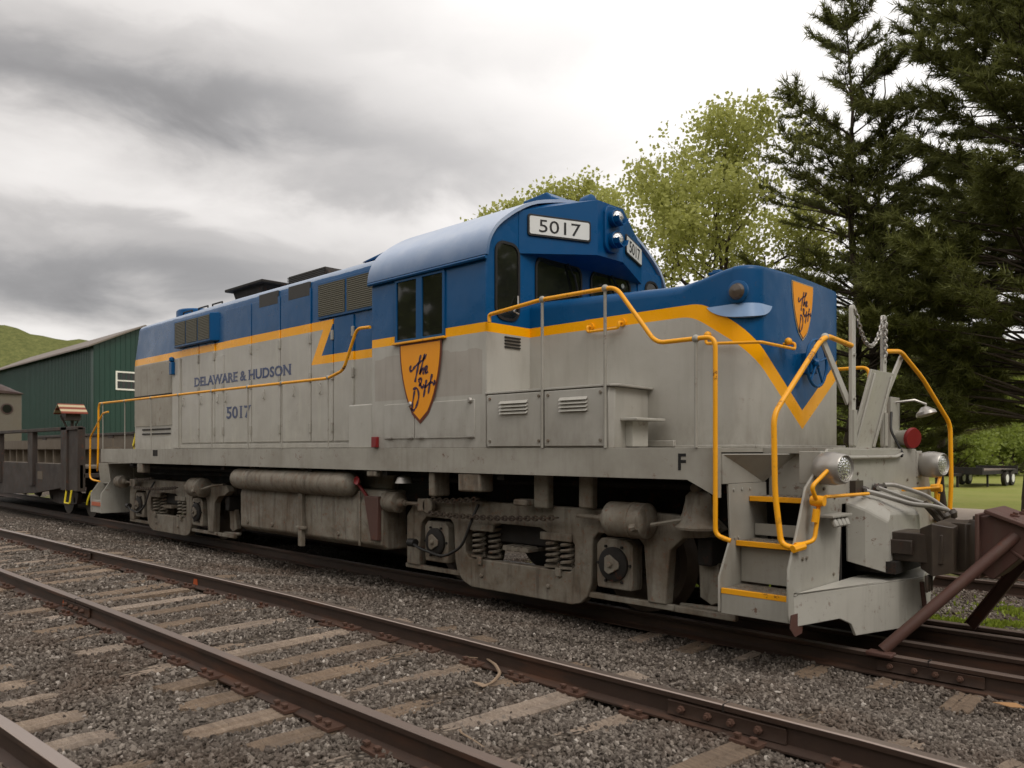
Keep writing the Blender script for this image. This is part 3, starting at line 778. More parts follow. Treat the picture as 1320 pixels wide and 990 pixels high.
# battery box beside the short hood
m = MB(); m.prism([(-5.98, YN + .012), (-4.40, YN + .012), (-4.36, YN + .06), (-4.42, HS), (-5.98, HS)], 'z', 1.55, 2.11)
bat = m.build('battery_box', M['livery'], loco, bevel=.006)
m = MB(); m.prism([(-6.0, YN - .01), (-4.37, YN - .01), (-4.30, YN + .06), (-4.36, HS), (-6.0, HS)], 'z', 2.112, 2.132); m.build('lid', M['livery'], bat, bevel=.004)
for x0, x1 in ((-5.97, -5.18), (-5.16, -4.42)):
    m = MB(); m.box(x0, x1, YN - .012, YN + .02, 1.565, 2.10); d = m.build('battery_door', M['livery'], bat, bevel=.006)
    m = MB()
    for i in range(4): m.prism([(YN - .014, 1.905 + i * .035), (YN - .040, 1.895 + i * .035), (YN - .014, 1.925 + i * .035)], 'x', x0 + .2, x1 - .2)
    m.build('louvre', M['lightgrey'], d)
    m = MB()
    for xx in (x0 + .05, x1 - .05):
        for zz in (1.62, 2.06): m.lathe([(.016, 0), (.016, .012)], (xx, YN - .012, zz), (0, -1, 0), 6)
    m.build('bolt', M['bogie'], d)
m = MB(); m.box(-4.40, -4.18, 5.90, 6.36, 1.80, 1.825); m.box(-4.40, -4.30, 6.0, 6.25, 1.56, 1.80); m.build('cab_step', M['lightgrey'], bat, bevel=.006)

# shields with the script monogram
def shield_outline(w_, h_, k=9):
    pts = [(-w_ / 2, 0), (w_ / 2, 0)]
    for i in range(1, k):
        t = i / k; pts.append((w_ / 2 * math.cos(t * math.pi / 2) ** .55, -h_ * (t ** 1.05)))
    pts.append((0, -h_))
    for i in range(k - 1, 0, -1):
        t = i / k; pts.append((-w_ / 2 * math.cos(t * math.pi / 2) ** .55, -h_ * (t ** 1.05)))
    return pts
def shield(o, u, nr, w_, h_, parent, e=.004, outer='brownline'):
    o, u, nr = Vector(o), Vector(u), Vector(nr); Z = Vector((0, 0, 1))
    L = lambda pts, e_, k_=1: [o + u * a + Z * b + nr * e_ for a, b in pts]
    m = MB(); m.plate(L(shield_outline(w_, h_), 0), e, nr); s_ = m.build('shield_emblem', M[outer], parent, smooth=0)
    m = MB(); m.plate([o + u * a * .965 + Z * (b * .965 - h_ * .011) + nr * e for a, b in shield_outline(w_, h_)], .002, nr); b_ = m.build('shield_border', M['brownline'], s_, smooth=0)
    m = MB(); m.plate([o + u * a * .93 + Z * (b * .935 - h_ * .018) + nr * (e + .002) for a, b in shield_outline(w_, h_)], .002, nr); m.build('shield_field', M['orangepaint'], s_, smooth=0)
    strokes = [  # hand lettered "The" over "D&H", unit square, drawn on a rising slant
        [(-.20, .20), (-.24, .14), (-.19, .12), (-.12, .17), (-.02, .22), (.10, .27), (.16, .33)],
        [(.03, .33), (-.02, .22), (-.08, .05), (-.11, -.04)],
        [(.12, .34), (.07, .22), (.0, .06), (.05, .13), (.09, .14), (.08, .08), (.1, .06)],
        [(.12, .1), (.18, .13), (.16, .17), (.12, .13), (.14, .07), (.2, .09)],
        [(-.12, -.16), (-.16, -.30), (-.19, -.44)],
        [(-.16, -.14), (-.06, -.13), (-.02, -.24), (-.08, -.38), (-.16, -.44), (-.20, -.40)],
        [(-.02, -.10), (.04, -.05), (.03, .01), (-.02, -.02), (.06, -.13), (.1, -.08)],
        [(.16, -.02), (.13, -.13), (.09, -.26)],
        [(.29, .05), (.24, -.08), (.2, -.22)],
        [(.10, -.13), (.18, -.10), (.28, -.06), (.34, -.10), (.36, -.06), (.33, -.04)],
    ]
    m = MB()
    for sk in strokes:
        sk = smooth_curve([(a, b) for a, b in sk], 3)
        pts = [o + u * (a * w_ * 1.0) + Z * (b * w_ * 1.08 - h_ * .45) + nr * (e + .0065) for a, b in sk]
        ws = [.22 + .5 * abs(math.sin(i * .9 + len(sk))) for i in range(len(pts))]
        for i in range(len(pts) - 1):
            dseg = (pts[i + 1] - pts[i]); 
            if dseg.length < 1e-5: continue
            sd = nr.cross(dseg).normalized()
            wa, wb = ws[i] * .017 * w_ / .5, ws[i + 1] * .017 * w_ / .5
            q = [m.bm.verts.new(v) for v in (pts[i] + sd * wa, pts[i + 1] + sd * wb, pts[i + 1] - sd * wb, pts[i] - sd * wa)]; m.bm.faces.new(q)
    bmesh.ops.recalc_face_normals(m.bm, faces=m.bm.faces)
    m.build('script_lettering', M['ink'], s_, smooth=0)
a_ = at(548, 440, YN - .02)
shield((-7.06, YN - .016, 2.76), (1, 0, 0), (0, -1, 0), .76, .93, cab)
shield((XF + .002, YC, 3.13), (0, 1, 0), (1, 0, 0), .47, .45 * 1.22, nose, outer='palline')

# lettering on the long hood, with small serifs
def serif_text(txt, x0, x1, z0, h, name, parent):
    y = HS - .0225
    me = text_mesh(txt, h, x1 - x0, .004)
    me.transform(Matrix.Translation((x0, y, z0)) @ Matrix(((1, 0, 0), (0, 0, 1), (0, 1, 0))).to_4x4() @ Matrix.Diagonal((1, 1, 1, 1)))
    me.materials.clear(); me.flip_normals()
    # serifs: a short bar at the foot and head of every stem, found from the outline's own extents
    xs = sorted(set(round(v.co.x, 2) for v in me.vertices if v.co.z < z0 + h * .04)); last = -99
    bm = bmesh.new(); bm.from_mesh(me)
    for zz, cond in ((z0, lambda v: v.co.z < z0 + h * .03), (z0 + h - h * .09, lambda v: v.co.z > z0 + h * .97)):
        xs = sorted(v.co.x for v in me.vertices if cond(v)); runs = []
        for x in xs:
            if runs and x - runs[-1][1] < h * .28: runs[-1][1] = x
            else: runs.append([x, x])
        for a_, b_ in runs:
            if b_ - a_ < h * .35:
                a2, b2 = a_ - h * .09, b_ + h * .09
                r = bmesh.ops.create_cube(bm, size=1, matrix=Matrix.Translation(((a2 + b2) / 2, y, zz + h * .045)) @ Matrix.Diagonal((b2 - a2, .003, h * .09, 1)))
    bm.to_mesh(me); bm.free()
    return finish(me, name, M['navy'], parent, 0)
serif_text('DELAWARE & HUDSON', -14.48, -11.05, 2.70, .17, 'railroad_lettering', hood)
serif_text('5017', -13.20, -12.34, 2.07, .21, 'road_number', hood)
put_text('F', .14, .075, (-3.655, YN - .001, 1.36), (1, 0, 0), (0, -1, 0), 'end_letter', M['blackpaint'], frame, .003)

# handrails
def rail(name, pts, mat='yellow', r=.020, bend=.09, parent=loco): m = MB(); m.tube(pts, r, 10, bend, 6); return m.build(name, M[mat], parent, smooth=60)
for sgn in (0, 1):
    Y_ = (lambda y: y) if sgn == 0 else my
    yy = Y_(YN - .01)
    h1 = rail('handrail', [(-5.93, yy, 2.86), (-5.94, yy, 2.94), (-5.19, yy, 3.0), (-4.30, yy, 2.995), (-3.87, yy, 2.45), (-3.30, yy, 2.45), (-3.30, yy, .84), (-3.18, Y_(YN + .02), .80)])
    m = MB(); m.cyl((-5.19, yy, 1.55), (-5.19, yy, 3.0), .015, seg=8); m.cyl((-4.42, yy, 1.55), (-4.42, yy, 3.0), .015, seg=8); m.cyl((-3.48, yy, 1.55), (-3.48, yy, 2.45), .015, seg=8)
    for x, z in ((-5.19, 3.0), (-4.42, 3.0), (-3.48, 2.45)): m.ball((x, yy, z), .034)
    m.build('stanchion', M['grey'], h1, smooth=60)
    h2 = rail('handrail', [(-8.04, yy, 3.04), (-8.32, yy, 3.05), (-8.62, yy, 2.55), (-8.98, yy, 2.47), (-12.3, yy, 2.48), (-16.2, yy, 2.485), (-17.5, yy, 2.49), (-17.55, yy, 2.4), (-17.6, yy, 1.2), (-17.75, Y_(YN + .03), 1.1)])
    m = MB()
    for x in (-8.97, -10.16, -11.15, -12.35, -13.62, -14.82, -16.1, -17.3):
        m.cyl((x, yy, 1.55), (x, yy, 2.47), .010, seg=6); m.ball((x, yy, 2.48), .03)
    m.build('stanchion', M['grey'], h2, smooth=60)
    h3 = rail('handrail', [(-17.0, yy, 2.30), (-17.3, yy, 2.28), (-17.95, yy, 1.86), (-18.05, yy, 1.8), (-18.08, yy, .95), (-17.9, yy, .9), (-17.5, yy, .88)], r=.018)
    # front end rails
    h4 = rail('handrail', [(-2.60, Y_(YN - .02), .79), (-2.73, Y_(YN - .03), .81), (-2.78, Y_(YN - .03), 1.2), (-2.79, Y_(YN - .03), 1.80), (-2.70, Y_(6.36), 2.42), (-2.70, Y_(6.5), 2.47), (-2.70, Y_(7.0), 2.44)] if sgn == 0 else [(-2.58, 9.06, .79), (-2.50, 9.10, .83), (-2.49, 9.12, 1.2), (-2.50, 9.12, 1.80), (-2.62, 8.62, 2.26), (-2.70, 8.24, 2.50), (-2.70, 7.8, 2.46)], r=.022)
    m = MB(); m.plate([(-2.74, Y_(6.42), 2.44), (-2.74, Y_(6.5), 2.46), (-2.74, Y_(7.03), 1.98), (-2.74, Y_(6.97), 1.92)], .02, (1, 0, 0)); m.ball((-2.71, Y_(6.47), 2.46), .034); m.build('brace', M['lightgrey'], h4, bevel=.003)
    m = MB(); m.tube([(-2.58, Y_(5.78), .81), (-2.62, Y_(5.68), .79)], .03, 8); m.build('rail_end', M['yellow'], h4)

# front gate posts, chain, drop plate
for yy in (6.99, 7.74):
    m = MB(); m.prism(rrect(yy, yy + .085, 1.55, 2.80, .04, 4), 'x', -2.72, -2.69); ps = m.build('gate_post', M['lightgrey'], loco, bevel=.003)
    m = MB()
    for z in (1.64, 1.71, 1.78, 1.84, 1.98, 2.36, 2.76): m.lathe([(.014, 0), (.014, .014)], (-2.69, yy + .042, z), (1, 0, 0), 6)
    m.box(-2.69, -2.675, yy + .005, yy + .08, 1.57, 1.88); m.build('bolt', M['grey'], ps)
def chain(p0, p1, sag, name, mat, parent, r=.006, link=.045, extra=()):
    p0, p1 = Vector(p0), Vector(p1); L = (p1 - p0).length * (1 + 2.2 * (sag / max(.1, (p1 - p0).length)) ** 2); k = max(4, int(L / (link * .72)))
    m = MB(); pts = []
    for i in range(k + 1):
        t = i / k; p = p0.lerp(p1, t); p.z -= sag * 4 * t * (1 - t); pts.append(p)
    pts += [Vector(q) for q in extra]
    for i in range(len(pts) - 1):
        c_ = (pts[i] + pts[i + 1]) / 2; d = (pts[i + 1] - pts[i]).normalized(); s_ = d.cross(Vector((0, 0, 1)))
        if s_.length < .1: s_ = Vector((1, 0, 0))
        s_.normalize(); v_ = s_ if i % 2 else s_.cross(d)
        ring = []
        for j in range(9):
            t = 2 * math.pi * j / 8; ring.append(c_ + d * math.cos(t) * link * .5 + v_ * math.sin(t) * link * .32)
        m.tube(ring, r, 5, caps=False)
    return m.build(name, mat, parent)
chain((-2.68, 7.04, 2.76), (-2.68, 7.72, 2.78), .30, 'gate_chain', M['silver'], loco, .007, .05, [(-2.67, 7.74, 2.72 - .035 * i) for i in range(10)])
m = MB(); lean = Vector((.12, .16, .69))
b0, b1 = Vector((-2.76, 7.10, 1.56)), Vector((-2.76, 7.68, 1.56))
m.plate([b0, b1, b1 + lean, b0 + lean], .02)
for f_ in (.12, .85):
    q = b0.lerp(b1, f_) + Vector((.03, 0, 0)); m.tube([q, q + lean * .95], .012, 6)
m.box(-2.80, -2.74, 7.2, 7.6, 1.55, 1.60)
m.build('drop_plate', M['lightgrey'], loco, bevel=.003)
m = MB(); m.box(-2.78, -2.75, 8.12, 8.36, 1.55, 2.05); m.box(-2.90, -2.75, 8.34, 8.37, 1.55, 2.05); stand = m.build('lamp_stand', M['grey'], loco, bevel=.004)
m = MB(); m.tube([(-2.76, 8.25, 2.0), (-2.6, 8.32, 2.02), (-2.52, 8.4, 1.98), (-2.52, 8.4, 1.92)], .012, 6); m.lathe([(.03, 0), (.09, .05), (.095, .08), (.05, .09)], (-2.53, 8.38, 1.95), (.3, 0, -1), 14); m.build('work_lamp', M['silver'], stand)
m = MB(); m.lathe([(.065, 0), (.065, .02), (.08, .14), (.09, .16)], (-2.76, 8.31, 1.66), (1, -.45, -.1), 18); ml = m.build('marker_lamp', M['grey'], stand)
m = MB(); m.lathe([(.105, 0), (.105, .012), (.095, .03)], (-2.60, 8.24, 1.645), (1, -.45, -.1), 20); m.build('red_disc', M['red'], ml)
m = MB(); m.tube([(-2.74, 8.1, 1.9), (-2.72, 8.02, 1.72), (-2.62, 8.05, 1.5), (-2.58, 7.9, 1.47)], .012, 6, .05); m.build('cable', M['black'], stand)

# stepwells, front and rear
for sgn in (0, 1):
    Y_ = (lambda y: y) if sgn == 0 else my
    q = lambda pts: [(Y_(a), b) for a, b in pts]
    m = MB(); m.prism(q([(5.90, 1.25), (6.56, 1.25), (6.62, .22), (5.76, .22), (5.76, .50), (5.94, .80)]), 'x', -3.29, -3.27)
    m.prism(q([(5.80, 1.50), (5.80, 1.252), (6.50, 1.252)]), 'x', -3.292, -3.268)
    m.plate([(-3.28, Y_(5.80), 1.50), (-3.28, Y_(6.52), 1.255), (-3.02, Y_(6.60), 1.50)], .012)
    for dx_ in (-3.31,):
        for yy, zz in ((5.98, 1.20), (6.12, 1.20), (6.26, 1.20), (6.0, .80), (6.06, .80)): m.lathe([(.014, 0), (.014, .01)], (-3.27, Y_(yy), zz), (1, 0, 0), 6)
    sw_ = m.build('step_well', M['grey'], loco, bevel=.003)
    m = MB()
    def bx(x0, x1, y0, y1, z0, z1): y0, y1 = sorted((Y_(y0), Y_(y1))); m.box(x0, x1, y0, y1, z0, z1)
    bx(-3.265, -2.655, 5.77, 5.79, .21, .395); bx(-3.265, -2.655, 6.10, 6.12, .43, .72); bx(-3.265, -2.655, 6.34, 6.36, .80, .90)
    bx(-3.265, -2.66, 6.60, 6.615, 1.135, 1.5)
    m.build('riser', M['grey'], sw_, bevel=.003)
    m = MB(); bx(-3.265, -2.655, 6.64, 6.68, .2, 1.5); m.build('back_plate', M['under'], sw_)
    for z_, y0, y1 in ((.405, 5.775, 6.11), (.77, 6.02, 6.35), (1.13, 6.25, 6.6)):
        m = MB(); bx(-3.265, -2.655, y0, y1, z_ - .012, z_ + .004)
        for i in range(9):
            for j in range(4):
                m.lathe([(.016, 0), (.012, .006)], (-3.2 + i * .062, Y_(y0 + .06 + j * .07), z_ + .004), (0, 0, 1), 6)
        tr = m.build('step', M['bogie'], sw_)
        m = MB(); bx(-3.265, -2.655, y0 - .008, y0 + .022, z_ - .035, z_ + .008); m.build('nosing', M['yellow'], tr, bevel=.003)
    # rear
    m = MB(); m.prism([(Y_(a), b) for a, b in [(5.9, 1.25), (6.5, 1.25), (6.6, .22), (5.76, .22), (5.76, .62), (5.95, .9)]], 'x', -17.50, -17.47)
    m.prism([(Y_(a), b) for a, b in [(5.9, 1.25), (6.5, 1.25), (6.6, .22), (5.76, .22), (5.76, .62), (5.95, .9)]], 'x', -18.1, -18.07)
    bx(-18.07, -17.5, 5.78, 5.80, .22, .46); bx(-18.07, -17.5, 6.4, 6.44, .22, 1.4)
    for z_, y0, y1 in ((.46, 5.78, 6.1), (.82, 6.0, 6.4), (1.16, 6.2, 6.5)): bx(-18.07, -17.5, y0, y1, z_, z_ + .015)
    rw = m.build('step_well', M['grey'], loco, bevel=.004)
    m = MB(); bx(-18.06, -17.52, 5.765, 5.778, .36, .44); m.build('reflector', M['amber'], rw)
m = MB(); m.box(-17.5, -17.45, 6.4, my(6.4), .25, 1.54); m.box(-18.35, -17.5, 6.5, my(6.5), 1.48, 1.54); m.build('rear_pilot', M['grey'], loco, bevel=.006)
m = MB(); m.box(-18.7, -17.5, 7.28, 7.52, .68, .92); m.box(-18.95, -18.6, 7.2, 7.6, .62, 1.0); m.build('rear_coupler', M['coupler'], loco, bevel=.03)
handwheel((-17.72, 6.55, 1.86), (-.3, -1, .25), .26, 'rear_brake_wheel', M['brightyellow'], loco, 3)
m = MB(); m.cyl((-17.66, 6.6, 1.5), (-17.66, 6.6, 1.9), .03); m.box(-17.75, -17.58, 6.5, 6.7, 1.5, 1.6); m.build('brake_stand', M['brightyellow'], loco)
m = MB(); m.box(-18.3, -17.52, 6.7, 7.9, 1.55, 1.95); m.build('tool_box', M['under'], loco, bevel=.02)

# front end plate (pilot)
m = MB()
nh = [(6.34, 1.54), (6.20, 1.42), (5.93, 1.24), (5.80, .95), (5.64, .64), (5.63, .30), (5.66, .24), (6.5, .24), (6.5, .42), (6.56, .44), (6.62, 1.08)]
m.prism(nh + [(my(a), b) for a, b in nh[::-1]], 'x', -2.65, -2.63)
pil = m.build('pilot', M['grey'], loco, bevel=.004)
m = MB()
for yy, zz in ((6.0, 1.18), (6.04, 1.14), (5.86, .70), (5.93, .70), (6.46, 1.14), (6.25, 1.22), (6.95, 1.33), (6.95, 1.27), (7.0, 1.2), (8.2, 1.24), (8.5, 1.2), (6.44, .52), (8.9, .7), (8.85, .7)):
    m.lathe([(.014, 0), (.014, .012)], (-2.63, yy, zz), (1, 0, 0), 6)
m.build('rivet', M['bogie'], pil)
m = MB(); m.tube([(-2.58, 6.42, 1.48), (-2.60, 6.6, 1.465), (-2.60, 7.8, 1.465), (-2.61, 8.0, 1.49)], .018, 8, .06); m.build('conduit', M['grey'], pil, smooth=60)
m = MB(); m.prism([(5.60, .60), (5.62, .22), (5.70, .12), (5.82, .08), (5.80, .60)], 'x', -2.66, -2.62) if False else m.prism([(5.66, .30), (5.64, .20), (5.72, .13), (5.84, .14), (5.86, .30)], 'x', -2.627, -2.62)
m.build('corner_stiffener', M['rust'], pil)
# snow plough blade, a shallow V
m = MB()
def blade(sg):
    Y_ = (lambda y: y) if sg == 0 else my
    e0 = Vector((-2.63, Y_(5.72), 0)); e1 = Vector((-2.30, Y_(7.16), 0)); tip = Vector((-2.24, Y_(7.40), 0))
    d_ = e1 - e0
    P_ = lambda t, z, back=0: (e0 + d_ * t + Vector((0 - back, 0, z)))
    nrm = Vector((d_.y, -d_.x, 0)).normalized(); 
    if nrm.x < 0: nrm = -nrm
    m.plate([P_(.0, .44), P_(1.0, .42), P_(1.0, .02), P_(.52, .04), P_(.48, .14), P_(.38, .20), P_(.03, .20), P_(0, .24)], .025, -nrm)
    m.plate([e1 + Vector((0, 0, .42)), tip + Vector((0, 0, .42)), tip + Vector((0, 0, .02)), e1 + Vector((0, 0, .02))], .025, (-1, 0, 0))
    m.plate([P_(0, .44), P_(1, .42), tip + Vector((0, 0, .42)), Vector((-2.62, Y_(7.4), .44)), Vector((-2.62, Y_(5.72), .44))], .015, (0, 0, 1))
blade(0); blade(1)
plough = m.build('snow_plough', M['lightgrey'], pil, bevel=.006)
m = MB(); m.tube([(-2.22, 7.30, .40), (-2.21, 7.33, .2), (-2.24, 7.5, .12)], .02, 6); m.build('rust_run', M['rust'], plough)
# coupler pocket casing
m = MB()
loft(m, [[(-2.64, 6.72, .60), (-2.64, 6.70, 1.10), (-2.64, 6.86, 1.16), (-2.64, 7.95, 1.16), (-2.64, 8.08, 1.1), (-2.64, 8.1, .6)],
         [(-2.50, 6.78, .56), (-2.50, 6.77, 1.04), (-2.50, 6.90, 1.10), (-2.50, 7.75, 1.10), (-2.50, 7.86, 1.04), (-2.50, 7.88, .56)],
         [(-2.36, 6.92, .50), (-2.36, 6.92, .93), (-2.38, 7.02, 1.00), (-2.38, 7.62, 1.00), (-2.36, 7.72, .93), (-2.36, 7.72, .50)]])
cp = m.build('coupler_casing', M['grey'], pil, smooth=0, bevel=.02)
m = MB(); m.box(-2.63, -2.3, 6.9, 7.9, .50, .60); m.build('casing_floor', M['under'], cp)
m = MB(); m.box(-2.40, -1.98, 7.02, 7.40, .60, .84); m.box(-2.39, -2.2, 6.98, 7.44, .66, .78)
loft(m, [[(-2.16, 7.06, .55), (-2.16, 7.04, .88), (-2.16, 7.46, .90), (-2.16, 7.5, .56)], [(-2.05, 7.0, .50), (-2.05, 6.98, .93), (-2.05, 7.5, .95), (-2.05, 7.54, .50)], [(-1.92, 7.1, .53), (-1.92, 7.08, .90), (-1.92, 7.46, .92), (-1.92, 7.5, .5)]])
m.prism([(-1.98, 7.24), (-1.86, 7.20), (-1.76, 7.26), (-1.74, 7.40), (-1.86, 7.42), (-1.78, 7.52), (-1.86, 7.62), (-2.02, 7.58)], 'z', .54, .93)
for yy in (7.02, 7.08, 7.14): m.tube([(-2.1, yy, .5), (-2.1, yy, .36)], .015, 6)
coup = m.build('coupler', M['coupler'], pil, bevel=.025, seg=3)
m = MB(); m.lathe([(.06, -.02), (.075, .02), (.075, .36), (.05, .42)], (-1.80, 7.28, .54), (0, 0, 1), 14); m.lathe([(.03, 0), (.03, .06)], (-1.80, 7.28, .93), (0, 0, 1), 6); m.build('knuckle', M['coupler'], coup, bevel=.006)
# hoses and uncoupling bar
m = MB(); m.tube([(-2.52, 6.02, 1.17), (-2.52, 6.9, 1.16)], .014, 8); m.tube([(-2.52, 7.75, 1.16), (-2.52, 8.9, 1.15)], .014, 8)
m.build('uncoupling_bar', M['yellow'], pil)
for sgn in (0, 1):
    Y_ = (lambda y: y) if sgn == 0 else my
    m = MB(); m.tube([(-2.45, Y_(6.28), 1.30), (-2.45, Y_(6.28), 1.38), (-2.50, Y_(6.06), 1.39), (-2.55, Y_(5.84), 1.25), (-2.55, Y_(5.92), 1.16), (-2.55, Y_(5.98), 1.12), (-2.56, Y_(5.92), .84), (-2.6, Y_(5.80), .82), (-2.62, Y_(5.72), .82)], .017, 8, .05)
    m.lathe([(.04, -.05), (.045, 0), (.04, .05)], (-2.55, Y_(5.96), 1.14), (1, 0, 0), 10)
    m.tube([(-2.55, Y_(5.93), 1.08), (-2.56, Y_(5.92), .98)], .026, 8)
    m.build('uncoupling_lever', M['yellow'], pil, smooth=60)
m = MB()
m.tube([(-2.55, 6.92, 1.18), (-2.5, 7.0, 1.16), (-2.30, 7.3, 1.06), (-2.22, 7.55, 1.04), (-2.15, 7.72, 1.0)], .022, 8, .1)
m.tube([(-2.55, 7.35, 1.22), (-2.5, 7.45, 1.22), (-2.32, 7.75, 1.12), (-2.18, 7.9, .98)], .020, 8, .1)
m.tube([(-2.55, 7.2, 1.2), (-2.4, 7.5, 1.1), (-2.28, 7.75, 1.03)], .018, 8, .1)
m.build('air_hose', M['silver'], pil, smooth=60)
m = MB()
m.tube([(-2.3, 7.62, 1.06), (-2.2, 7.72, .9)], .03, 8); m.tube([(-2.26, 7.74, 1.04), (-2.18, 7.82, .9)], .028, 8); m.lathe([(.04, 0), (.05, .03), (.03, .08)], (-2.18, 7.95, .98), (.4, .2, -1), 10); m.lathe([(.04, 0), (.05, .03), (.03, .08)], (-2.2, 7.82, .96), (.4, .2, -1), 10)
for yy in (6.95, 7.3, 7.38): m.lathe([(.035, 0), (.03, .05), (.022, .08)], (-2.62, yy, 1.2), (1, .3, -.2), 10)
m.box(-2.63, -2.58, 6.78, 6.95, 1.16, 1.27)
m.build('hose_coupling', M['coupler'], pil)
m = MB(); m.box(-2.62, -2.5, 6.12, 6.5, 1.0, 1.02)
for i in range(4): m.lathe([(.02, 0), (.028, .03), (.024, .07)], (-2.54, 6.2 + i * .075, .99), (.5, 0, -1), 10)
m.build('hose_dummy', M['grey'], pil, bevel=.003)
# ditch lights
for yy in (6.18, my(6.18)):
    m = MB(); m.lathe([(.09, 0), (.118, .03), (.13, .09), (.13, .15), (.115, .23), (.104, .24), (.10, .225)], (-2.64, yy, 1.385), (1, -.22, 0), 28)
    dl = m.build('ditch_light', M['silver'], pil, smooth=40)
    m = MB(); m.lathe([(.10, 0), (.07, .014), (.001, .02)], (-2.424, yy - .047, 1.385), (1, -.22, 0), 24); m.build('lens', M['lamp'], dl)
    m = MB(); yb = yy + (.16 if yy < YC else -.16); m.box(-2.8, -2.62, min(yy, yb), max(yy, yb), 1.26, 1.52); m.build('lamp_box', M['grey'], dl, bevel=.005)

# tanks
m = MB(); tk = [(5.98, 1.02), (5.92, .86), (5.92, .34), (6.02, .27), (my(6.02), .27), (my(5.92), .34), (my(5.92), .86), (my(5.98), 1.02)]
m.prism(tk, 'x', -11.75, -8.05); m.box(-11.7, -8.2, 6.2, my(6.2), 1.02, 1.3)
tank = m.build('fuel_tank', M['bogie'], loco, bevel=.025)
m = MB()
m.box(-9.93, -9.83, 5.86, 5.92, .18, 1.0); m.box(-8.52, -8.49, 5.90, 5.92, .3, 1.0); m.box(-9.98, -9.76, 5.85, 5.90, .42, .46)
for x in (-11.5, -10.75, -9.0, -8.25): m.lathe([(.035, 0), (.03, .02)], (x, 5.92, .42), (0, -1, 0), 10)
m.build('tank_strap', M['bogie'], tank, bevel=.006)
m = MB(); m.prism([(-8.35, .95), (-8.05, .95), (-8.05, .4), (-8.2, .4)], 'y', 5.86, 5.92); m.build('tank_gusset', M['rust'], tank, bevel=.01)
for yy in (5.90, my(5.90)):
    m = MB(); m.lathe([(.02, 0), (.10, .03), (.155, .10), (.165, .16), (.165, 3.10), (.155, 3.17), (.10, 3.24), (.02, 3.27)], (-11.85, yy, 1.085), (1, 0, 0), 28)
    ar = m.build('air_reservoir', M['bogie'], loco, smooth=40)
    m = MB()
    for x in (-11.35, -9.85): m.lathe([(.166, 0), (.172, .005), (.172, .045), (.166, .05)], (x, yy, 1.085), (1, 0, 0), 28); m.box(x, x + .05, yy - .03, yy + .03, 1.24, 1.34)
    m.build('reservoir_strap', M['bogie'], ar)
m = MB(); m.tube([(-8.62, 5.9, 1.1), (-8.5, 5.86, 1.12), (-8.35, 5.95, .9), (-8.3, 6.1, .7)], .02, 6, .05); m.lathe([(.05, 0), (.055, .012), (.05, .024), (.03, .012)], (-8.42, 5.82, 1.14), (0, -1, 0), 14); m.build('tank_valve', M['red'], loco)

# bogies
def wheelset(x, parent):
    m = MB()
    for yw, s_ in ((6.64, -1), (my(6.64), 1)):
        m.lathe([(.06, -.09), (.13, -.09), (.15, -.04), (.40, -.03), (.43, -.07), (.505, -.07), (.52, .04), (.55, .07), (.50, .075), (.45, .05), (.2, .05)], (x, yw, .425), (0, -s_, 0), 40)
    m.cyl((x, 6.1, .425), (x, my(6.1), .425), .085)
    return m.build('wheelset', M['wheel'], parent, smooth=40)
def spring(x, y, z0, z1, r, parent):
    m = MB(); pts = []; t_ = 5.0; k = 70
    for i in range(k + 1):
        a = 2 * math.pi * t_ * i / k; pts.append((x + (r - .018) * math.cos(a), y + (r - .018) * math.sin(a), z0 + .02 + (z1 - z0 - .04) * i / k))
    m.tube(pts, .018, 6); m.lathe([(r + .01, 0), (r + .01, .02)], (x, y, z0), (0, 0, 1), 14); m.lathe([(r + .01, 0), (r + .01, .02)], (x, y, z1 - .02), (0, 0, 1), 14)
    return m.build('coil_spring', M['bogie'], parent)
X1, X2 = -7.20, -4.58
outline = [(-7.80, .12), (-7.80, .72), (-7.66, .88), (-7.2, .93), (-6.85, .95), (-5.0, .95), (-4.1, .95), (-3.55, .93), (-3.45, .84), (-3.62, .76), (-3.84, .74), (-3.98, .62), (-4.02, .12), (-4.22, .12),
           (-4.26, .64), (-4.34, .72), (-4.80, .72), (-4.86, .66), (-4.88, .22), (-4.93, .08), (-5.02, .0), (-5.14, -.03), (-6.62, -.03), (-6.76, .02), (-6.86, .12), (-6.90, .26), (-6.92, .66), (-6.98, .72), (-7.42, .72), (-7.52, .64), (-7.56, .12)]
def win(x0, x1, z0, z1, r): return rrect(x0, x1, z0, z1, r, 4)
holes = [[(-6.66, .30), (-5.16, .30), (-5.10, .36), (-5.10, .58), (-5.16, .64), (-5.42, .66), (-5.58, .72), (-6.2, .72), (-6.32, .66), (-6.68, .64), (-6.72, .58), (-6.72, .36)]]
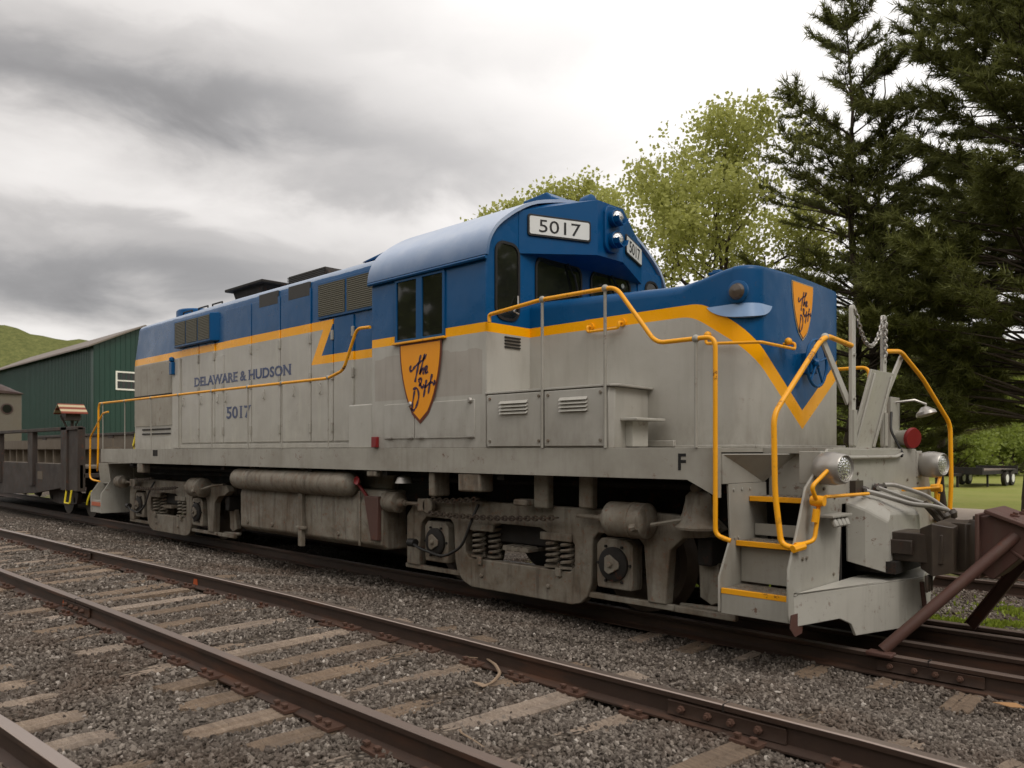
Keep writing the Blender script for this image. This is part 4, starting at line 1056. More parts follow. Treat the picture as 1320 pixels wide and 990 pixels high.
def bogie():
    m = MB()
    m.box(-6.5, -5.3, 6.25, my(6.25), .50, .80); m.box(-7.9, -7.7, 6.2, my(6.2), .55, .75); m.box(-3.75, -3.6, 6.2, my(6.2), .5, .75); m.box(-7.8, -3.65, 6.9, my(6.9), .35, .72)
    bg = m.build('bogie', M['under'], loco, bevel=.02)
    for y0, y1 in ((6.12, 6.24), (my(6.24), my(6.12))):
        m = MB(); m.prism(outline, 'y', y0, y1, holes); m.build('side_frame', M['bogie'], bg, bevel=.012)
    for x in (X1, X2): wheelset(x, bg)
    for x in (X1, X2):
        for yy, s_ in ((6.18, -1), (my(6.18), 1)):
            m = MB(); xa, xb = x - .21, x + .21
            ya, yb = sorted((yy + s_ * .09, yy - s_ * .08))
            m.prism([(x - .2, .2), (x + .2, .2), (x + .21, .26), (x + .21, .62), (x + .16, .68), (x - .16, .68), (x - .21, .62), (x - .21, .26)], 'y', ya, yb)
            jb = m.build('journal_box', M['bogie'], bg, bevel=.012)
            o_ = (x, yy + s_ * .09, .44)
            m = MB(); m.lathe([(.165, 0), (.165, .03), (.14, .045)], o_, (0, s_, 0), 26)
            for k_ in range(6):
                t = k_ * math.pi / 3; m.lathe([(.014, 0), (.014, .02)], (x + .19 * math.cos(t), yy + s_ * .09, .44 + .19 * math.sin(t)), (0, s_, 0), 6)
            m.build('axle_cap', M['under'], jb)
            m = MB(); tri = []
            for k_ in range(3):
                t = math.pi / 2 + math.pi / 6 * 0 + k_ * 2 * math.pi / 3 + .5
                for dd in (-.35, 0, .35): tri.append((x + .095 * math.cos(t + dd), .44 + .095 * math.sin(t + dd)))
            ya, yb = sorted((yy + s_ * .135, yy + s_ * .155)); m.prism(tri, 'y', ya, yb); m.lathe([(.03, 0), (.022, .03)], (x, yy + s_ * .155, .44), (0, s_, 0), 12); m.build('cap_plate', M['bogie'], jb, bevel=.006)
    for yy in (6.19, my(6.19)):
        for x in (-6.56, -6.36): spring(x, yy + (.0 if x < -6.5 else .06), .32, .66, .085, bg)
        for x in (-5.44, -5.24): spring(x, yy, .32, .66, .085, bg)
    m = MB(); m.box(-6.7, -6.25, 6.10, 6.14, .62, .70); m.box(-5.55, -5.12, 6.10, 6.14, .60, .68)
    for x in (-6.5, -5.33): m.box(x, x + .07, 6.085, 6.12, .24, .33)
    for x in (-6.45, -5.45): m.lathe([(.03, 0), (.02, .02)], (x, 6.12, .12), (0, -1, 0), 10)
    m.box(-4.95, -3.95, 6.14, 6.20, .07, .125); m.box(-7.85, -6.85, 6.14, 6.20, .07, .125)
    m.build('spring_seat', M['bogie'], bg, bevel=.008)
    m = MB(); m.box(-6.1, -5.72, 6.10, 6.7, .44, .48)
    for i in range(4): m.box(-6.1 + i * .1, -6.04 + i * .1, 6.106, 6.7, .478, .492)
    m.build('foot_board', M['bogie'], bg, bevel=.005)
    # brake cylinders, rods and hangers
    for (x0, L, r_, d_) in ((-8.12, .30, .125, 1), (-4.12, .44, .165, -1)):
        m = MB(); m.lathe([(.05, -.03), (r_ * .8, 0), (r_, .03), (r_, L * .35), (r_ * 1.04, L * .36), (r_ * 1.04, L * .42), (r_, L * .43), (r_, L), (r_ * .55, L + .03), (r_ * .35, L + .1)], (x0, 6.02, .88), (d_, 0, 0), 24)
        m.tube([(x0 + d_ * (L + .08), 6.02, .88), (x0 + d_ * (L + .42), 6.02, .885)], .022, 8)
        m.lathe([(.035, 0), (.035, .05)], (x0 + d_ * (L + .1), 6.02, .88), (d_, 0, 0), 8)
        m.build('brake_cylinder', M['bogie'], bg, smooth=40)
    m = MB(); m.box(-7.42, -7.28, 5.98, 6.05, .80, .95); m.lathe([(.09, 0), (.09, .06)], (-7.24, 5.98, .87), (0, 1, 0), 20); m.build('chain_sheave', M['bogie'], bg, bevel=.01)
    chain((-7.2, 5.98, .79), (-5.22, 6.0, .85), .03, 'brake_chain', M['wheel'], bg, .011, .075)
    chain((-7.2, 6.02, .95), (-6.4, 6.04, .99), .02, 'brake_chain', M['wheel'], bg, .011, .075)
    m = MB(); m.prism([(-3.80, .92), (-3.70, .92), (-3.52, .20), (-3.66, .14), (-3.78, .2)], 'y', 6.3, 6.38); m.prism([(-7.95, .9), (-7.85, .9), (-7.9, .2), (-8.0, .2)], 'y', 6.3, 6.38); m.tube([(-3.98, 6.3, .10), (-3.4, 6.3, .12)], .03, 6); m.box(-4.0, -3.35, 6.16, 6.22, .06, .12)
    m.build('brake_hanger', M['bogie'], bg, bevel=.01)
    m = MB(); m.tube([(-7.5, 5.98, .40), (-7.3, 5.94, .36), (-6.9, 5.94, .30), (-6.6, 5.96, .44), (-6.5, 6.0, .72), (-6.48, 6.1, .92)], .017, 8, .12); m.lathe([(.05, 0), (.05, .12)], (-7.6, 6.0, .41), (1, 0, 0), 10); m.build('sand_hose', M['black'], bg, smooth=60)
    m = MB(); m.tube([(-4.05, 5.93, .86), (-3.75, 5.95, .92), (-3.6, 6.1, .95)], .02, 6, .05); m.lathe([(.03, 0), (.04, .06)], (-4.16, 5.86, .84), (-1, 0, -.3), 8); m.build('brake_pipe', M['bogie'], bg)
    return bg
bg = bogie()
copy_tree(bg, loco, (-9.1, 0, 0))
m = MB(); m.lathe([(.20, 0), (.205, .02), (.175, .05), (.14, .14), (.115, .24), (.11, .29), (.07, .33), (.03, .34)], (-3.66, 6.08, .84), (0, 0, 1), 26); m.cyl((-3.66, 6.08, 1.15), (-3.66, 6.08, 1.3), .03)
m.ball((-3.66, 6.03, 1.2), .045)
bell = m.build('bell', M['bogie'], loco, smooth=50)
m = MB(); m.lathe([(.11, -.02), (.08, .05), (.03, .08)], (-7.6, 5.92, 1.15), (0, 0, 1), 16); m.lathe([(.02, 0), (.05, .06)], (-6.95, 5.95, 1.1), (0, 0, 1), 10); m.build('under_lamp', M['silver'], loco)
ORD = 'first second third fourth fifth sixth seventh eighth ninth tenth eleventh twelfth thirteenth fourteenth fifteenth sixteenth seventeenth eighteenth nineteenth twentieth'.split()
ORD += ['twenty-' + w for w in ORD[:9]] + ['thirtieth'] + ['thirty-' + w for w in ORD[:9]] + ['fortieth'] + ['forty-' + w for w in ORD[:9]]
# ------------------------------------------------------------------ the wood on the viewer's side of the yard
def far_wood():
    nr = np.random.RandomState(21); P = []
    for i in range(150):
        a = R(-100 + 205 * i / 150); rad = 33 + 5 * nr.rand()          # arc round the yard from behind the viewer to beyond the buffer stop
        c = np.array([-4 + rad * math.cos(a + R(-45)), 4 + rad * math.sin(a + R(-45)), 0]); h = 13 + 6 * nr.rand()
        v = nr.randn(170, 3); v /= np.linalg.norm(v, axis=1, keepdims=True)
        P.append(c + v * (nr.rand(170, 1) ** .4) * np.array([3.2, 3.2, h * .5]) + np.array([0, 0, h * .5]))
    P = np.concatenate(P); V_ = cards(P, .95, nr, stretch=1.0)
    # keep it out of the view and off the tracks
    Q = V_.reshape(-1, 4, 3); f_ = -Q[:, 0, 0] * CA + Q[:, 0, 1] * SA; r_ = Q[:, 0, 0] * SA + Q[:, 0, 1] * CA
    Q = Q[~((f_ > 0) & (np.abs(r_) < f_ * .78))]; V_ = Q.reshape(-1, 3)
    tag(mesh_np('woods', V_, np.arange(len(V_)), 4, M['bushleaf']), 'wood edge round the near side of the yard', kind='stuff')
FAR_WOOD = True
# ------------------------------------------------------------------ ground
def gz(x, y):
    z = np.where(y < 4.9, -.135, np.where(y < 6.1, -.135 - .135 * (y - 4.9) / 1.2, np.where(y < 9.2, -.27, -.31)))
    z = z + .012 * np.sin(x * 2.1 + y * 1.3) + .012 * np.sin(x * 5.3 - y * 4.1) * (y < 14) + .010 * np.sin(x * .7 + y * 3.1)
    z = z - .05 * np.exp(-((y - 1.9) / .35) ** 2) * 0
    z = np.where(y > 14, -.32 + .02 * np.sin(x * .3) + .02 * np.sin(y * .4), z)
    return z
xs = np.unique(np.round(np.concatenate([np.linspace(-900, -60, 22), np.linspace(-60, -22, 40), np.arange(-22, 3.01, .13), np.linspace(3, 30, 28), np.linspace(30, 700, 16)]), 3))
ys = np.unique(np.round(np.concatenate([np.linspace(-500, -12, 14), np.linspace(-12, -1, 12), np.arange(-1, 12.01, .13), np.linspace(12, 60, 50), np.linspace(60, 1000, 20)]), 3))
GX, GY = np.meshgrid(xs, ys); GZ = gz(GX, GY) + (np.random.RandomState(2).rand(*GX.shape) - .5) * .012 * (np.abs(GY) < 13)
nx, ny = len(xs), len(ys)
V = np.stack([GX, GY, GZ], -1).reshape(-1, 3); ii = np.arange(nx * ny).reshape(ny, nx)
Fq = np.stack([ii[:-1, :-1], ii[:-1, 1:], ii[1:, 1:], ii[1:, :-1]], -1).reshape(-1)
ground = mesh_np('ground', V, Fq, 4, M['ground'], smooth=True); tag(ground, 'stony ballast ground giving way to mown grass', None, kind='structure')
m = MB()
yr = []
for i in range(60):
    x = -70 + i * 2.2; c_ = 25.2 + .9 * math.sin(x * .03) - (x + 6) * .02
    yr.append([(x, c_ - 2.3 + .12 * math.sin(x * 1.7), -.29), (x, c_ + 2.3 + .12 * math.sin(x * 1.3), -.28)])
m.quadgrid(yr); tag(m.build('gravel_road', M['road'], smooth=0), 'pale gravel road crossing the mown grass', kind='structure')
# ------------------------------------------------------------------ hills
def hill(name, az0, az1, dist, hfun, label, mat, depth=160, k=90):
    rows = []
    for j in range(14):
        t = j / 13; r = []
        for i in range(k + 1):
            a = az0 + (az1 - az0) * i / k; u = math.tan(R(a)); d = dist + depth * t
            p = dep(660 + u * F, 580, d); h = hfun(a) * math.sin(math.pi / 2 * min(1, t * 1.25)) ** 1.3
            h += (math.sin(i * 1.9 + j) + math.sin(i * .83 + j * 2.1) + math.sin(i * 4.1)) * .005 * hfun(a)
            r.append((p.x, p.y, -1 + h))
        rows.append(r)
    m = MB(); m.quadgrid(rows); return tag(m.build(name, mat, smooth=80), label, kind='structure')
hill('hill', -74, -14, 420, lambda a: (87 - max(-6, (a + 32.9)) * 2.3 + 1.5 * math.sin(a * 1.3)) * min(1, max(0.02, (a + 74) / 26)), 'green wooded hill rising beyond the green shed', M['hill'])
hill('hill', 12, 76, 330, lambda a: min(1, (76.5 - a) / 26) * 70 + 14 * math.sin(a * .12) + 4 * math.sin(a * .7), 'wooded hill seen through the pines', M['hill'])

# ------------------------------------------------------------------ rails and sleepers
def rail_line(pts, ztop, mat, label, group, joints=(), bolts=True, hgt=.17):
    """pts: centre line (x, y)"""
    prof = [(-.070, -hgt), (.070, -hgt), (.070, -hgt + .012), (.012, -hgt + .032), (.009, -.045), (.034, -.036), (.036, -.006), (.030, 0), (-.030, 0), (-.036, -.006), (-.034, -.036), (-.009, -.045), (-.012, -hgt + .032), (-.070, -hgt + .012)]
    m = MB(); loops = []
    X_ = [p[0] for p in pts]; Y_ = [p[1] for p in pts]
    xs_ = np.linspace(X_[0], X_[-1], max(12, int((X_[-1] - X_[0]) / .8)))
    o = (float((X_[0] + X_[-1]) / 2), float(np.interp((X_[0] + X_[-1]) / 2, X_, Y_)), ztop)
    for x in xs_:
        y = float(np.interp(x, X_, Y_)); z = ztop + .004 * math.sin(x * .9 + Y_[0]); loops.append([(x, y + a, z + b) for a, b in prof])
    V_ = [[m.bm.verts.new(p) for p in l] for l in loops]; k = len(prof); fs = []
    for a_, b_ in zip(V_, V_[1:]):
        for i in range(k): fs.append(m.bm.faces.new((a_[i], a_[(i + 1) % k], b_[(i + 1) % k], b_[i])))
    fs.append(m.bm.faces.new(V_[0])); fs.append(m.bm.faces.new(V_[-1][::-1]))
    bmesh.ops.recalc_face_normals(m.bm, faces=fs)
    r = m.build('rail', mat, None, smooth=30, loc=o); tag(r, label, 'rail', group)
    for jx in joints:
        y = float(np.interp(jx, X_, Y_))
        for s_ in (-1, 1):
            m = MB(); m.prism([(y + s_ * .012, ztop - .046), (y + s_ * .034, ztop - .05), (y + s_ * .026, ztop - .09), (y + s_ * .036, ztop - .135), (y + s_ * .016, ztop - .135)], 'x', jx - .38, jx + .38)
            jb = m.build('joint_bar', M['raildull'], r, bevel=.002)
            m = MB()
            for dx_ in (-.28, -.10, .05, .22): m.lathe([(.024, 0), (.024, .022), (.014, .024), (.014, .04)], (jx + dx_, y + s_ * .03, ztop - .09), (0, s_, 0), 6)
            m.build('track_bolt', M['plate_rust'], jb)
        m = MB(); m.box(jx - .004, jx + .004, y - .0365, y + .0365, ztop - .04, ztop + .0045); m.build('joint_gap', M['under'], r)
    return r
R1 = [(-60, 1.9), (-25, 2.44), (-11.3, 2.595), (-9.3, 2.625), (-5.6, 2.65), (-2.6, 2.655), (9, 2.60)]
R2 = [(-60, 3.1), (-25, 3.78), (-17.1, 3.92), (-12.5, 4.05), (-9.5, 4.15), (-7.1, 4.225), (-5, 4.22), (-3.9, 4.195), (-1.5, 4.165), (-1.0, 4.13), (9, 3.75)]
r1 = rail_line(R1, .05, M['rail'], 'nearer rail of the empty track, brown with a worn head', 'rails of the empty track', (-8.6,))
r2 = rail_line(R2, .05, M['railshiny'], 'farther rail of the empty track, bolted joint in front of the locomotive', 'rails of the empty track', (-2.33, -13.0))
rail_line([(-7.5, .95), (-4.94, 1.155), (-4.07, 1.205), (2, 1.45)], .05, M['railshiny'], 'polished rail cutting the bottom left corner', 'rails in the foreground')
rail_line([(-60, 6.56), (9, 6.60)], -.09, M['raildull'], 'nearer dull rail under the locomotive', 'rails under the locomotive', (-1.95,))
rail_line([(-4.4, 7.16), (9, 7.16)], -.09, M['raildull'], 'nearer inner guard rail under the front of the locomotive', 'guard rails')
rail_line([(-4.4, 7.90), (9, 7.93)], -.09, M['raildull'], 'farther inner guard rail under the front of the locomotive', 'guard rails')
rail_line([(-60, 8.16), (9, 8.22)], -.09, M['raildull'], 'farther dull rail under the locomotive', 'rails under the locomotive')
rail_line([(-40, 12.0), (-4.1, 11.68), (-3.3, 11.45), (14, 10.9)], -.13, M['raildull'], 'dark rail of the farther siding beyond the grass patch', 'rails of the farther siding')
rail_line([(-40, 13.5), (-4.1, 13.18), (-3.3, 12.95), (14, 12.4)], -.13, M['raildull'], 'second dark rail of the farther siding at the lawn edge', 'rails of the farther siding')
# paint splashes on the near rail and rail foot
def splash(x, rline, side, name_lab, parent):
    y = float(np.interp(x, [p[0] for p in rline], [p[1] for p in rline])); m = MB()
    m.plate([(x - .07, y + side * .0125, -.095), (x + .06, y + side * .0125, -.09), (x + .05, y + side * .0125, -.015), (x - .04, y + side * .0125, -.02)], .002, (0, side, 0))
    m.plate([(x - .08, y + side * .016, -.102), (x + .07, y + side * .016, -.102), (x + .06, y + side * .066, -.116), (x - .07, y + side * .066, -.116)], .003, (0, 0, 1))
    m.build('orange_paint_mark', M['orange'], parent)
splash(-9.0, R1, -1, '', r1); splash(-9.35, R2, -1, '', r2)

rng = np.random.RandomState(11)
def sleeper_mesh(seed, L=2.7, Wd=.175, Hh=.15, worn=1.0):
    r_ = np.random.RandomState(seed); nx_, ny_ = 12, 34
    xs_ = np.linspace(-Wd / 2, Wd / 2, nx_); ys_ = np.linspace(-L / 2, L / 2, ny_)
    top = -np.abs(r_.randn(nx_, 1)) * .006 * worn + r_.randn(1, ny_) * .0015 - np.cumsum(r_.randn(nx_, ny_), 1) * .0006
    crack = np.zeros((nx_, ny_)); c0 = r_.randint(3, nx_ - 3); 
    for j in range(ny_):
        if r_.rand() < .7: crack[c0, j] = -.018 * worn
        if r_.rand() < .1: c0 = min(nx_ - 3, max(2, c0 + r_.randint(-1, 2)))
    top = top + crack
    endc = np.minimum(1, np.minimum(np.arange(ny_), np.arange(ny_)[::-1]) / 2.0)[None, :]
    top = top - (1 - endc) * .02 * r_.rand(nx_, ny_)
    edge = np.ones((nx_, ny_)) * 0; edge[0] = edge[-1] = -.012; top = top + edge
    V_ = []; F_ = []
    for i in range(nx_):
        for j in range(ny_): V_.append((xs_[i] + r_.randn() * .002, ys_[j] + (r_.randn() * .02 if j in (0, ny_ - 1) else 0), top[i, j]))
    id_ = lambda i, j: i * ny_ + j
    for i in range(nx_ - 1):
        for j in range(ny_ - 1): F_ += [id_(i, j), id_(i + 1, j), id_(i + 1, j + 1), id_(i, j + 1)]
    # skirts
    rim = [id_(i, 0) for i in range(nx_)] + [id_(nx_ - 1, j) for j in range(1, ny_)] + [id_(i, ny_ - 1) for i in range(nx_ - 2, -1, -1)] + [id_(0, j) for j in range(ny_ - 2, 0, -1)]
    b0 = len(V_)
    for v in rim: V_.append((V_[v][0], V_[v][1], -Hh))
    k = len(rim)
    for a_ in range(k): F_ += [rim[a_], b0 + a_, b0 + (a_ + 1) % k, rim[(a_ + 1) % k]]
    return V_, F_
variants = []
for s_ in range(5):
    V_, F_ = sleeper_mesh(40 + s_); me = bpy.data.meshes.new('sleeper'); me.from_pydata(V_, [], [tuple(F_[i:i + 4]) for i in range(0, len(F_), 4)]); me.materials.append(M['tie']); me.shade_smooth(); me.set_sharp_from_angle(angle=R(30)); variants.append(me)
V_, F_ = sleeper_mesh(77, 2.6); 
pm = MB()
pm.box(-.09, .09, -.13, .13, -.002, .016)
for a_, b_ in ((-.05, -.1), (.05, .1), (.05, -.1)):
    pm.box(a_ - .012, a_ + .012, b_ - .012, b_ + .012, .016, .04); pm.box(a_ - .018, a_ + .018, b_ - .02, b_ + .012, .036, .05)
plate_me = bpy.data.meshes.new('tie_plate'); pm.bm.to_mesh(plate_me); plate_me.materials.append(M['plate_rust'])
interp = lambda x, L: float(np.interp(x, [p[0] for p in L], [p[1] for p in L]))
TIES = []
xs_t = [-1.1, -1.65, -2.2, -2.98, -3.49, -3.99, -4.49, -5.02, -5.55, -6.1, -6.46, -7.0, -7.6, -8.25, -8.75, -9.3, -9.75, -10.3, -10.95, -11.5, -12.0, -12.6, -13.15, -13.7, -14.3, -14.9, -15.5, -16.1, -16.7, -17.4, -18.0, -18.7, -19.3, -20.0, -20.7, -21.4, -22.1, -22.9, -23.7, -24.5]
def sleeper(x, y, sk, z, label, group, L=1.0, plates=None, cat='sleeper'):
    o = bpy.data.objects.new('sleeper', variants[rng.randint(5)]); COL.objects.link(o)
    o.location = (x, y, z); o.rotation_euler = (R(rng.randn() * .25), R(rng.randn() * .5), sk); o.scale = (1 + rng.rand() * .15, L, 1)
    ORG[o.name] = Vector((x, y, z)); tag(o, label, cat, group)
    if plates:
        for py in plates:
            t = bpy.data.objects.new('tie_plate', plate_me); COL.objects.link(t); t.parent = o
            t.location = (0, (py - y) / L, .0); t.scale = (1, 1 / L, 1)
    return o
for i, x in enumerate(xs_t):
    sk = max(-.24, min(.10, .04 + (x + 4.5) * .03))
    yc = 3.5 + .12 * rng.randn() * .5 + (interp(x, R1) + interp(x, R2)) / 2 - 3.43
    zz = -.104 - .012 * rng.rand() - (.02 if i % 7 == 3 else 0)
    sleeper(x, yc, -sk, zz, ORD[i] + ' weathered brown sleeper of the empty track counted from its near right end', 'sleepers of the empty track', 1, (interp(x, R1), interp(x, R2)))
    TIES.append((x, yc, sk, .09, 1.36))
for i, x in enumerate((-3.7, -4.22, -4.83, -5.31, -5.82, -6.32, -6.85)):
    sleeper(x, .42, .05, -.108, ORD[i] + ' brown sleeper end beside the polished corner rail, counted from the bottom edge', 'sleepers in the foreground', .93); TIES.append((x, .42, -.05, .115, 1.24))
for i in range(14):
    x = -4.4 + i * .55; sleeper(x, 7.4, 0, -.262, ORD[i] + ' half buried sleeper under the front of the locomotive, counted from its bogie', 'sleepers under the locomotive'); TIES.append((x, 7.4, 0, .1, 1.33))
# curled bark strip, dry leaf, wood scraps
def gpx(px, py, z):
    d = F * (H - z) / (py - HY); r = (px - 660) / F * d; return (r * SA - d * CA, r * CA + d * SA, z)
m = MB(); pts = [gpx(584, 839, -.10), gpx(606, 848, -.09), gpx(626, 848, -.07), gpx(639, 857, -.07), gpx(645, 868, -.08), gpx(636, 879, -.10), gpx(622, 886, -.105)]
pts = smooth_curve([tuple(p) for p in []], 1) if False else pts
m.tube(pts, [.004, .006, .007, .012, .013, .012, .006], 6, .05, 4)
tag(m.build('bark_strip', M['leather'], loc=(-4.2, 4.0, -.1)), 'curled pale strip of bark leaning on the farther rail of the empty track', 'bark strip')
m = MB(); m.plate([gpx(608, 879, -.09), gpx(622, 886, -.09), gpx(629, 884, -.09), gpx(618, 880, -.09)], .004); tag(m.build('bark_chip', M['leather'], loc=(-4, 3.65, -.1)), 'pale bark chip lying on a sleeper below the curled strip', 'bark chip')
m = MB(); m.tube([(-3.43, 3.08, -.10), (-3.36, 3.03, -.085), (-3.22, 3.02, -.10), (-3.1, 3.0, -.11)], [.008, .006, .005, .003], 5); tag(m.build('twig', M['leather'], loc=(-3.3, 3.05, -.1)), 'short pale twig by the nearer rail of the empty track', 'twig')
m = MB(); c_ = Vector((-1.36, 6.30, -.235)); m.plate([c_ + Vector(v) for v in ((-.10, 0, 0), (-.04, -.05, .012), (.02, -.03, .0), (.09, -.05, .015), (.10, .02, 0), (.03, .06, .01), (-.05, .05, 0))], .004); tag(m.build('dry_leaf', M['leafdry'], loc=tuple(c_)), 'dry tan leaf lying at the foot of the dull rail at the right', 'leaf')
# ------------------------------------------------------------------ ballast stones
def near_tie(x, y):
    keep = np.ones(len(x), bool)
    for tx, ty, sk, hw, hl in TIES:
        dx, dy = x - tx, y - ty; a_ = dx - sk * dy; keep &= ~((np.abs(a_) < hw * .97) & (np.abs(dy) < hl) & (NPR.rand(len(x)) < np.where(np.abs(a_) < hw * .55, .95, .55)))
    return keep
NPR = np.random.RandomState(5)
def wedge(r0, r1, dens, a0=-37, a1=37):
    n_ = int((R(a1 - a0) / 2) * (r1 ** 2 - r0 ** 2) * dens); r = np.sqrt(NPR.rand(n_) * (r1 ** 2 - r0 ** 2) + r0 ** 2); a_ = R(1) * (a0 + (a1 - a0) * NPR.rand(n_))
    rr, d = r * np.sin(a_), r * np.cos(a_); return rr * SA - d * CA, rr * CA + d * SA
def ballast(name, parts, smin, smax, label):
    X_ = np.concatenate([p[0] for p in parts]); Y_ = np.concatenate([p[1] for p in parts])
    k = (Y_ < 11.5 + .6 * np.sin(X_ * 1.3)) & (Y_ > -3) & near_tie(X_, Y_) & ~((Y_ > 8.9) & (Y_ < 10.4) & (np.sin(X_ * 2.3 + 1.2 * np.sin(Y_ * 3)) + np.sin(X_ * .9 + Y_ * 2) > -.6))
    for L_, z_ in ((R1, 0), (R2, 0)):
        yy = np.interp(X_, [p[0] for p in L_], [p[1] for p in L_]); k &= np.abs(Y_ - yy) > .055
    for yy in (6.58, 7.16, 7.91, 8.19): k &= ~((np.abs(Y_ - yy) < .06) & (X_ > -5))
    k &= ~((Y_ > 4.95) & (Y_ < 6.35) & (X_ < -2.9) & (NPR.rand(len(X_)) < .35))
    k &= ~((np.abs(Y_ - (1.18 + .06 * (X_ + 4.5))) < .06) & (X_ > -7))
    X_, Y_ = X_[k], Y_[k]; Z_ = gz(X_, Y_) + NPR.rand(len(X_)) * .022 - .006
    me = bpy.data.meshes.new(name); me.vertices.add(len(X_)); me.vertices.foreach_set('co', np.stack([X_, Y_, Z_], -1).astype(np.float32).ravel()); me.update()
    o = bpy.data.objects.new(name, me); COL.objects.link(o); tag(o, label, kind='stuff')
    ng = bpy.data.node_groups.new(name, 'GeometryNodeTree'); ng.interface.new_socket('Geometry', in_out='INPUT', socket_type='NodeSocketGeometry'); ng.interface.new_socket('Geometry', in_out='OUTPUT', socket_type='NodeSocketGeometry')
    nd = ng.nodes.new; gi, go = nd('NodeGroupInput'), nd('NodeGroupOutput'); iop = nd('GeometryNodeInstanceOnPoints'); ci = nd('GeometryNodeCollectionInfo')
    ci.inputs['Collection'].default_value = STONES; ci.inputs['Separate Children'].default_value = True; ci.inputs['Reset Children'].default_value = True
    rv = nd('FunctionNodeRandomValue'); rv.data_type = 'FLOAT_VECTOR'; rv.inputs[0].default_value = (0, 0, 0); rv.inputs[1].default_value = (6.28, 6.28, 6.28)
    rs_ = nd('FunctionNodeRandomValue'); rs_.data_type = 'FLOAT_VECTOR'; rs_.inputs[0].default_value = (smin, smin, smin * .6); rs_.inputs[1].default_value = (smax, smax, smax * .75); rs_.inputs['Seed'].default_value = 4
    L = ng.links.new
    L(gi.outputs[0], iop.inputs['Points']); L(ci.outputs[0], iop.inputs['Instance']); iop.inputs['Pick Instance'].default_value = True
    L(rv.outputs[0], iop.inputs['Rotation']); L(rs_.outputs[0], iop.inputs['Scale']); L(iop.outputs[0], go.inputs[0])
    o.modifiers.new('Stones', 'NODES').node_group = ng
    return o
STONES = bpy.data.collections.new('stone_kinds')
for s_ in range(7):
    r_ = random.Random(s_ + 50); bm = bmesh.new(); bmesh.ops.create_icosphere(bm, subdivisions=1, radius=1)
    pl = [Vector((r_.gauss(0, 1), r_.gauss(0, 1), r_.gauss(0, 1))).normalized() for _ in range(7)]; cut = [.5 + .35 * r_.random() for _ in pl]
    for v in bm.verts:
        for n_, c_ in zip(pl, cut):
            dd = v.co.dot(n_)
            if dd > c_: v.co -= n_ * (dd - c_)
        v.co += Vector((r_.uniform(-.08, .08), r_.uniform(-.08, .08), r_.uniform(-.08, .08)))
        v.co.x *= 1.25
    me = bpy.data.meshes.new('stone'); bm.to_mesh(me); bm.free(); me.materials.append(M['stone']); so = bpy.data.objects.new('stone', me); STONES.objects.link(so)
W = [wedge(2.5, 5.5, 3000), wedge(5.5, 9, 1800)]
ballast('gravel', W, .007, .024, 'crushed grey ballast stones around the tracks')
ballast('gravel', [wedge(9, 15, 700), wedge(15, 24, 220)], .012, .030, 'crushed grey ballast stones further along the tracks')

# ------------------------------------------------------------------ leaves, needles, grass
def cards(P, size, rs_, n4=True, stretch=1.6, dirs=None):
    k = len(P); a_ = rs_.randn(k, 3) if dirs is None else dirs + rs_.randn(k, 3) * .35; a_ /= np.linalg.norm(a_, axis=1, keepdims=True)
    b_ = rs_.randn(k, 3); b_ -= (b_ * a_).sum(1, keepdims=True) * a_; b_ /= np.linalg.norm(b_, axis=1, keepdims=True)
    s_ = (size * (.6 + .8 * rs_.rand(k)))[:, None]
    P = np.asarray(P)
    if n4: return np.stack([P, P + a_ * s_ * .5 * stretch + b_ * s_ * .5, P + a_ * s_ * stretch, P + a_ * s_ * .5 * stretch - b_ * s_ * .5], 1).reshape(-1, 3)
    return np.stack([P + b_ * s_ * .06, P - b_ * s_ * .06, P + a_ * s_], 1).reshape(-1, 3)
def branch_mesh(segs, name, mat, parent, sides=6):
    V_ = []; F_ = []
    for p0, p1, r0, r1 in segs:
        d = (p1 - p0); 
        if d.length < 1e-4: continue
        q = d.to_track_quat('Z', 'Y'); u, v = q @ Vector((1, 0, 0)), q @ Vector((0, 1, 0)); b = len(V_)
        for i in range(sides):
            t = 2 * math.pi * i / sides; w_ = u * math.cos(t) + v * math.sin(t); V_.append(p0 + w_ * r0)
        for i in range(sides):
            t = 2 * math.pi * i / sides; w_ = u * math.cos(t) + v * math.sin(t); V_.append(p1 + w_ * r1)
        for i in range(sides): F_ += [b + i, b + (i + 1) % sides, b + sides + (i + 1) % sides, b + sides + i]
    return mesh_np(name, np.array([tuple(v) for v in V_]), F_, 4, mat, parent, smooth=True)

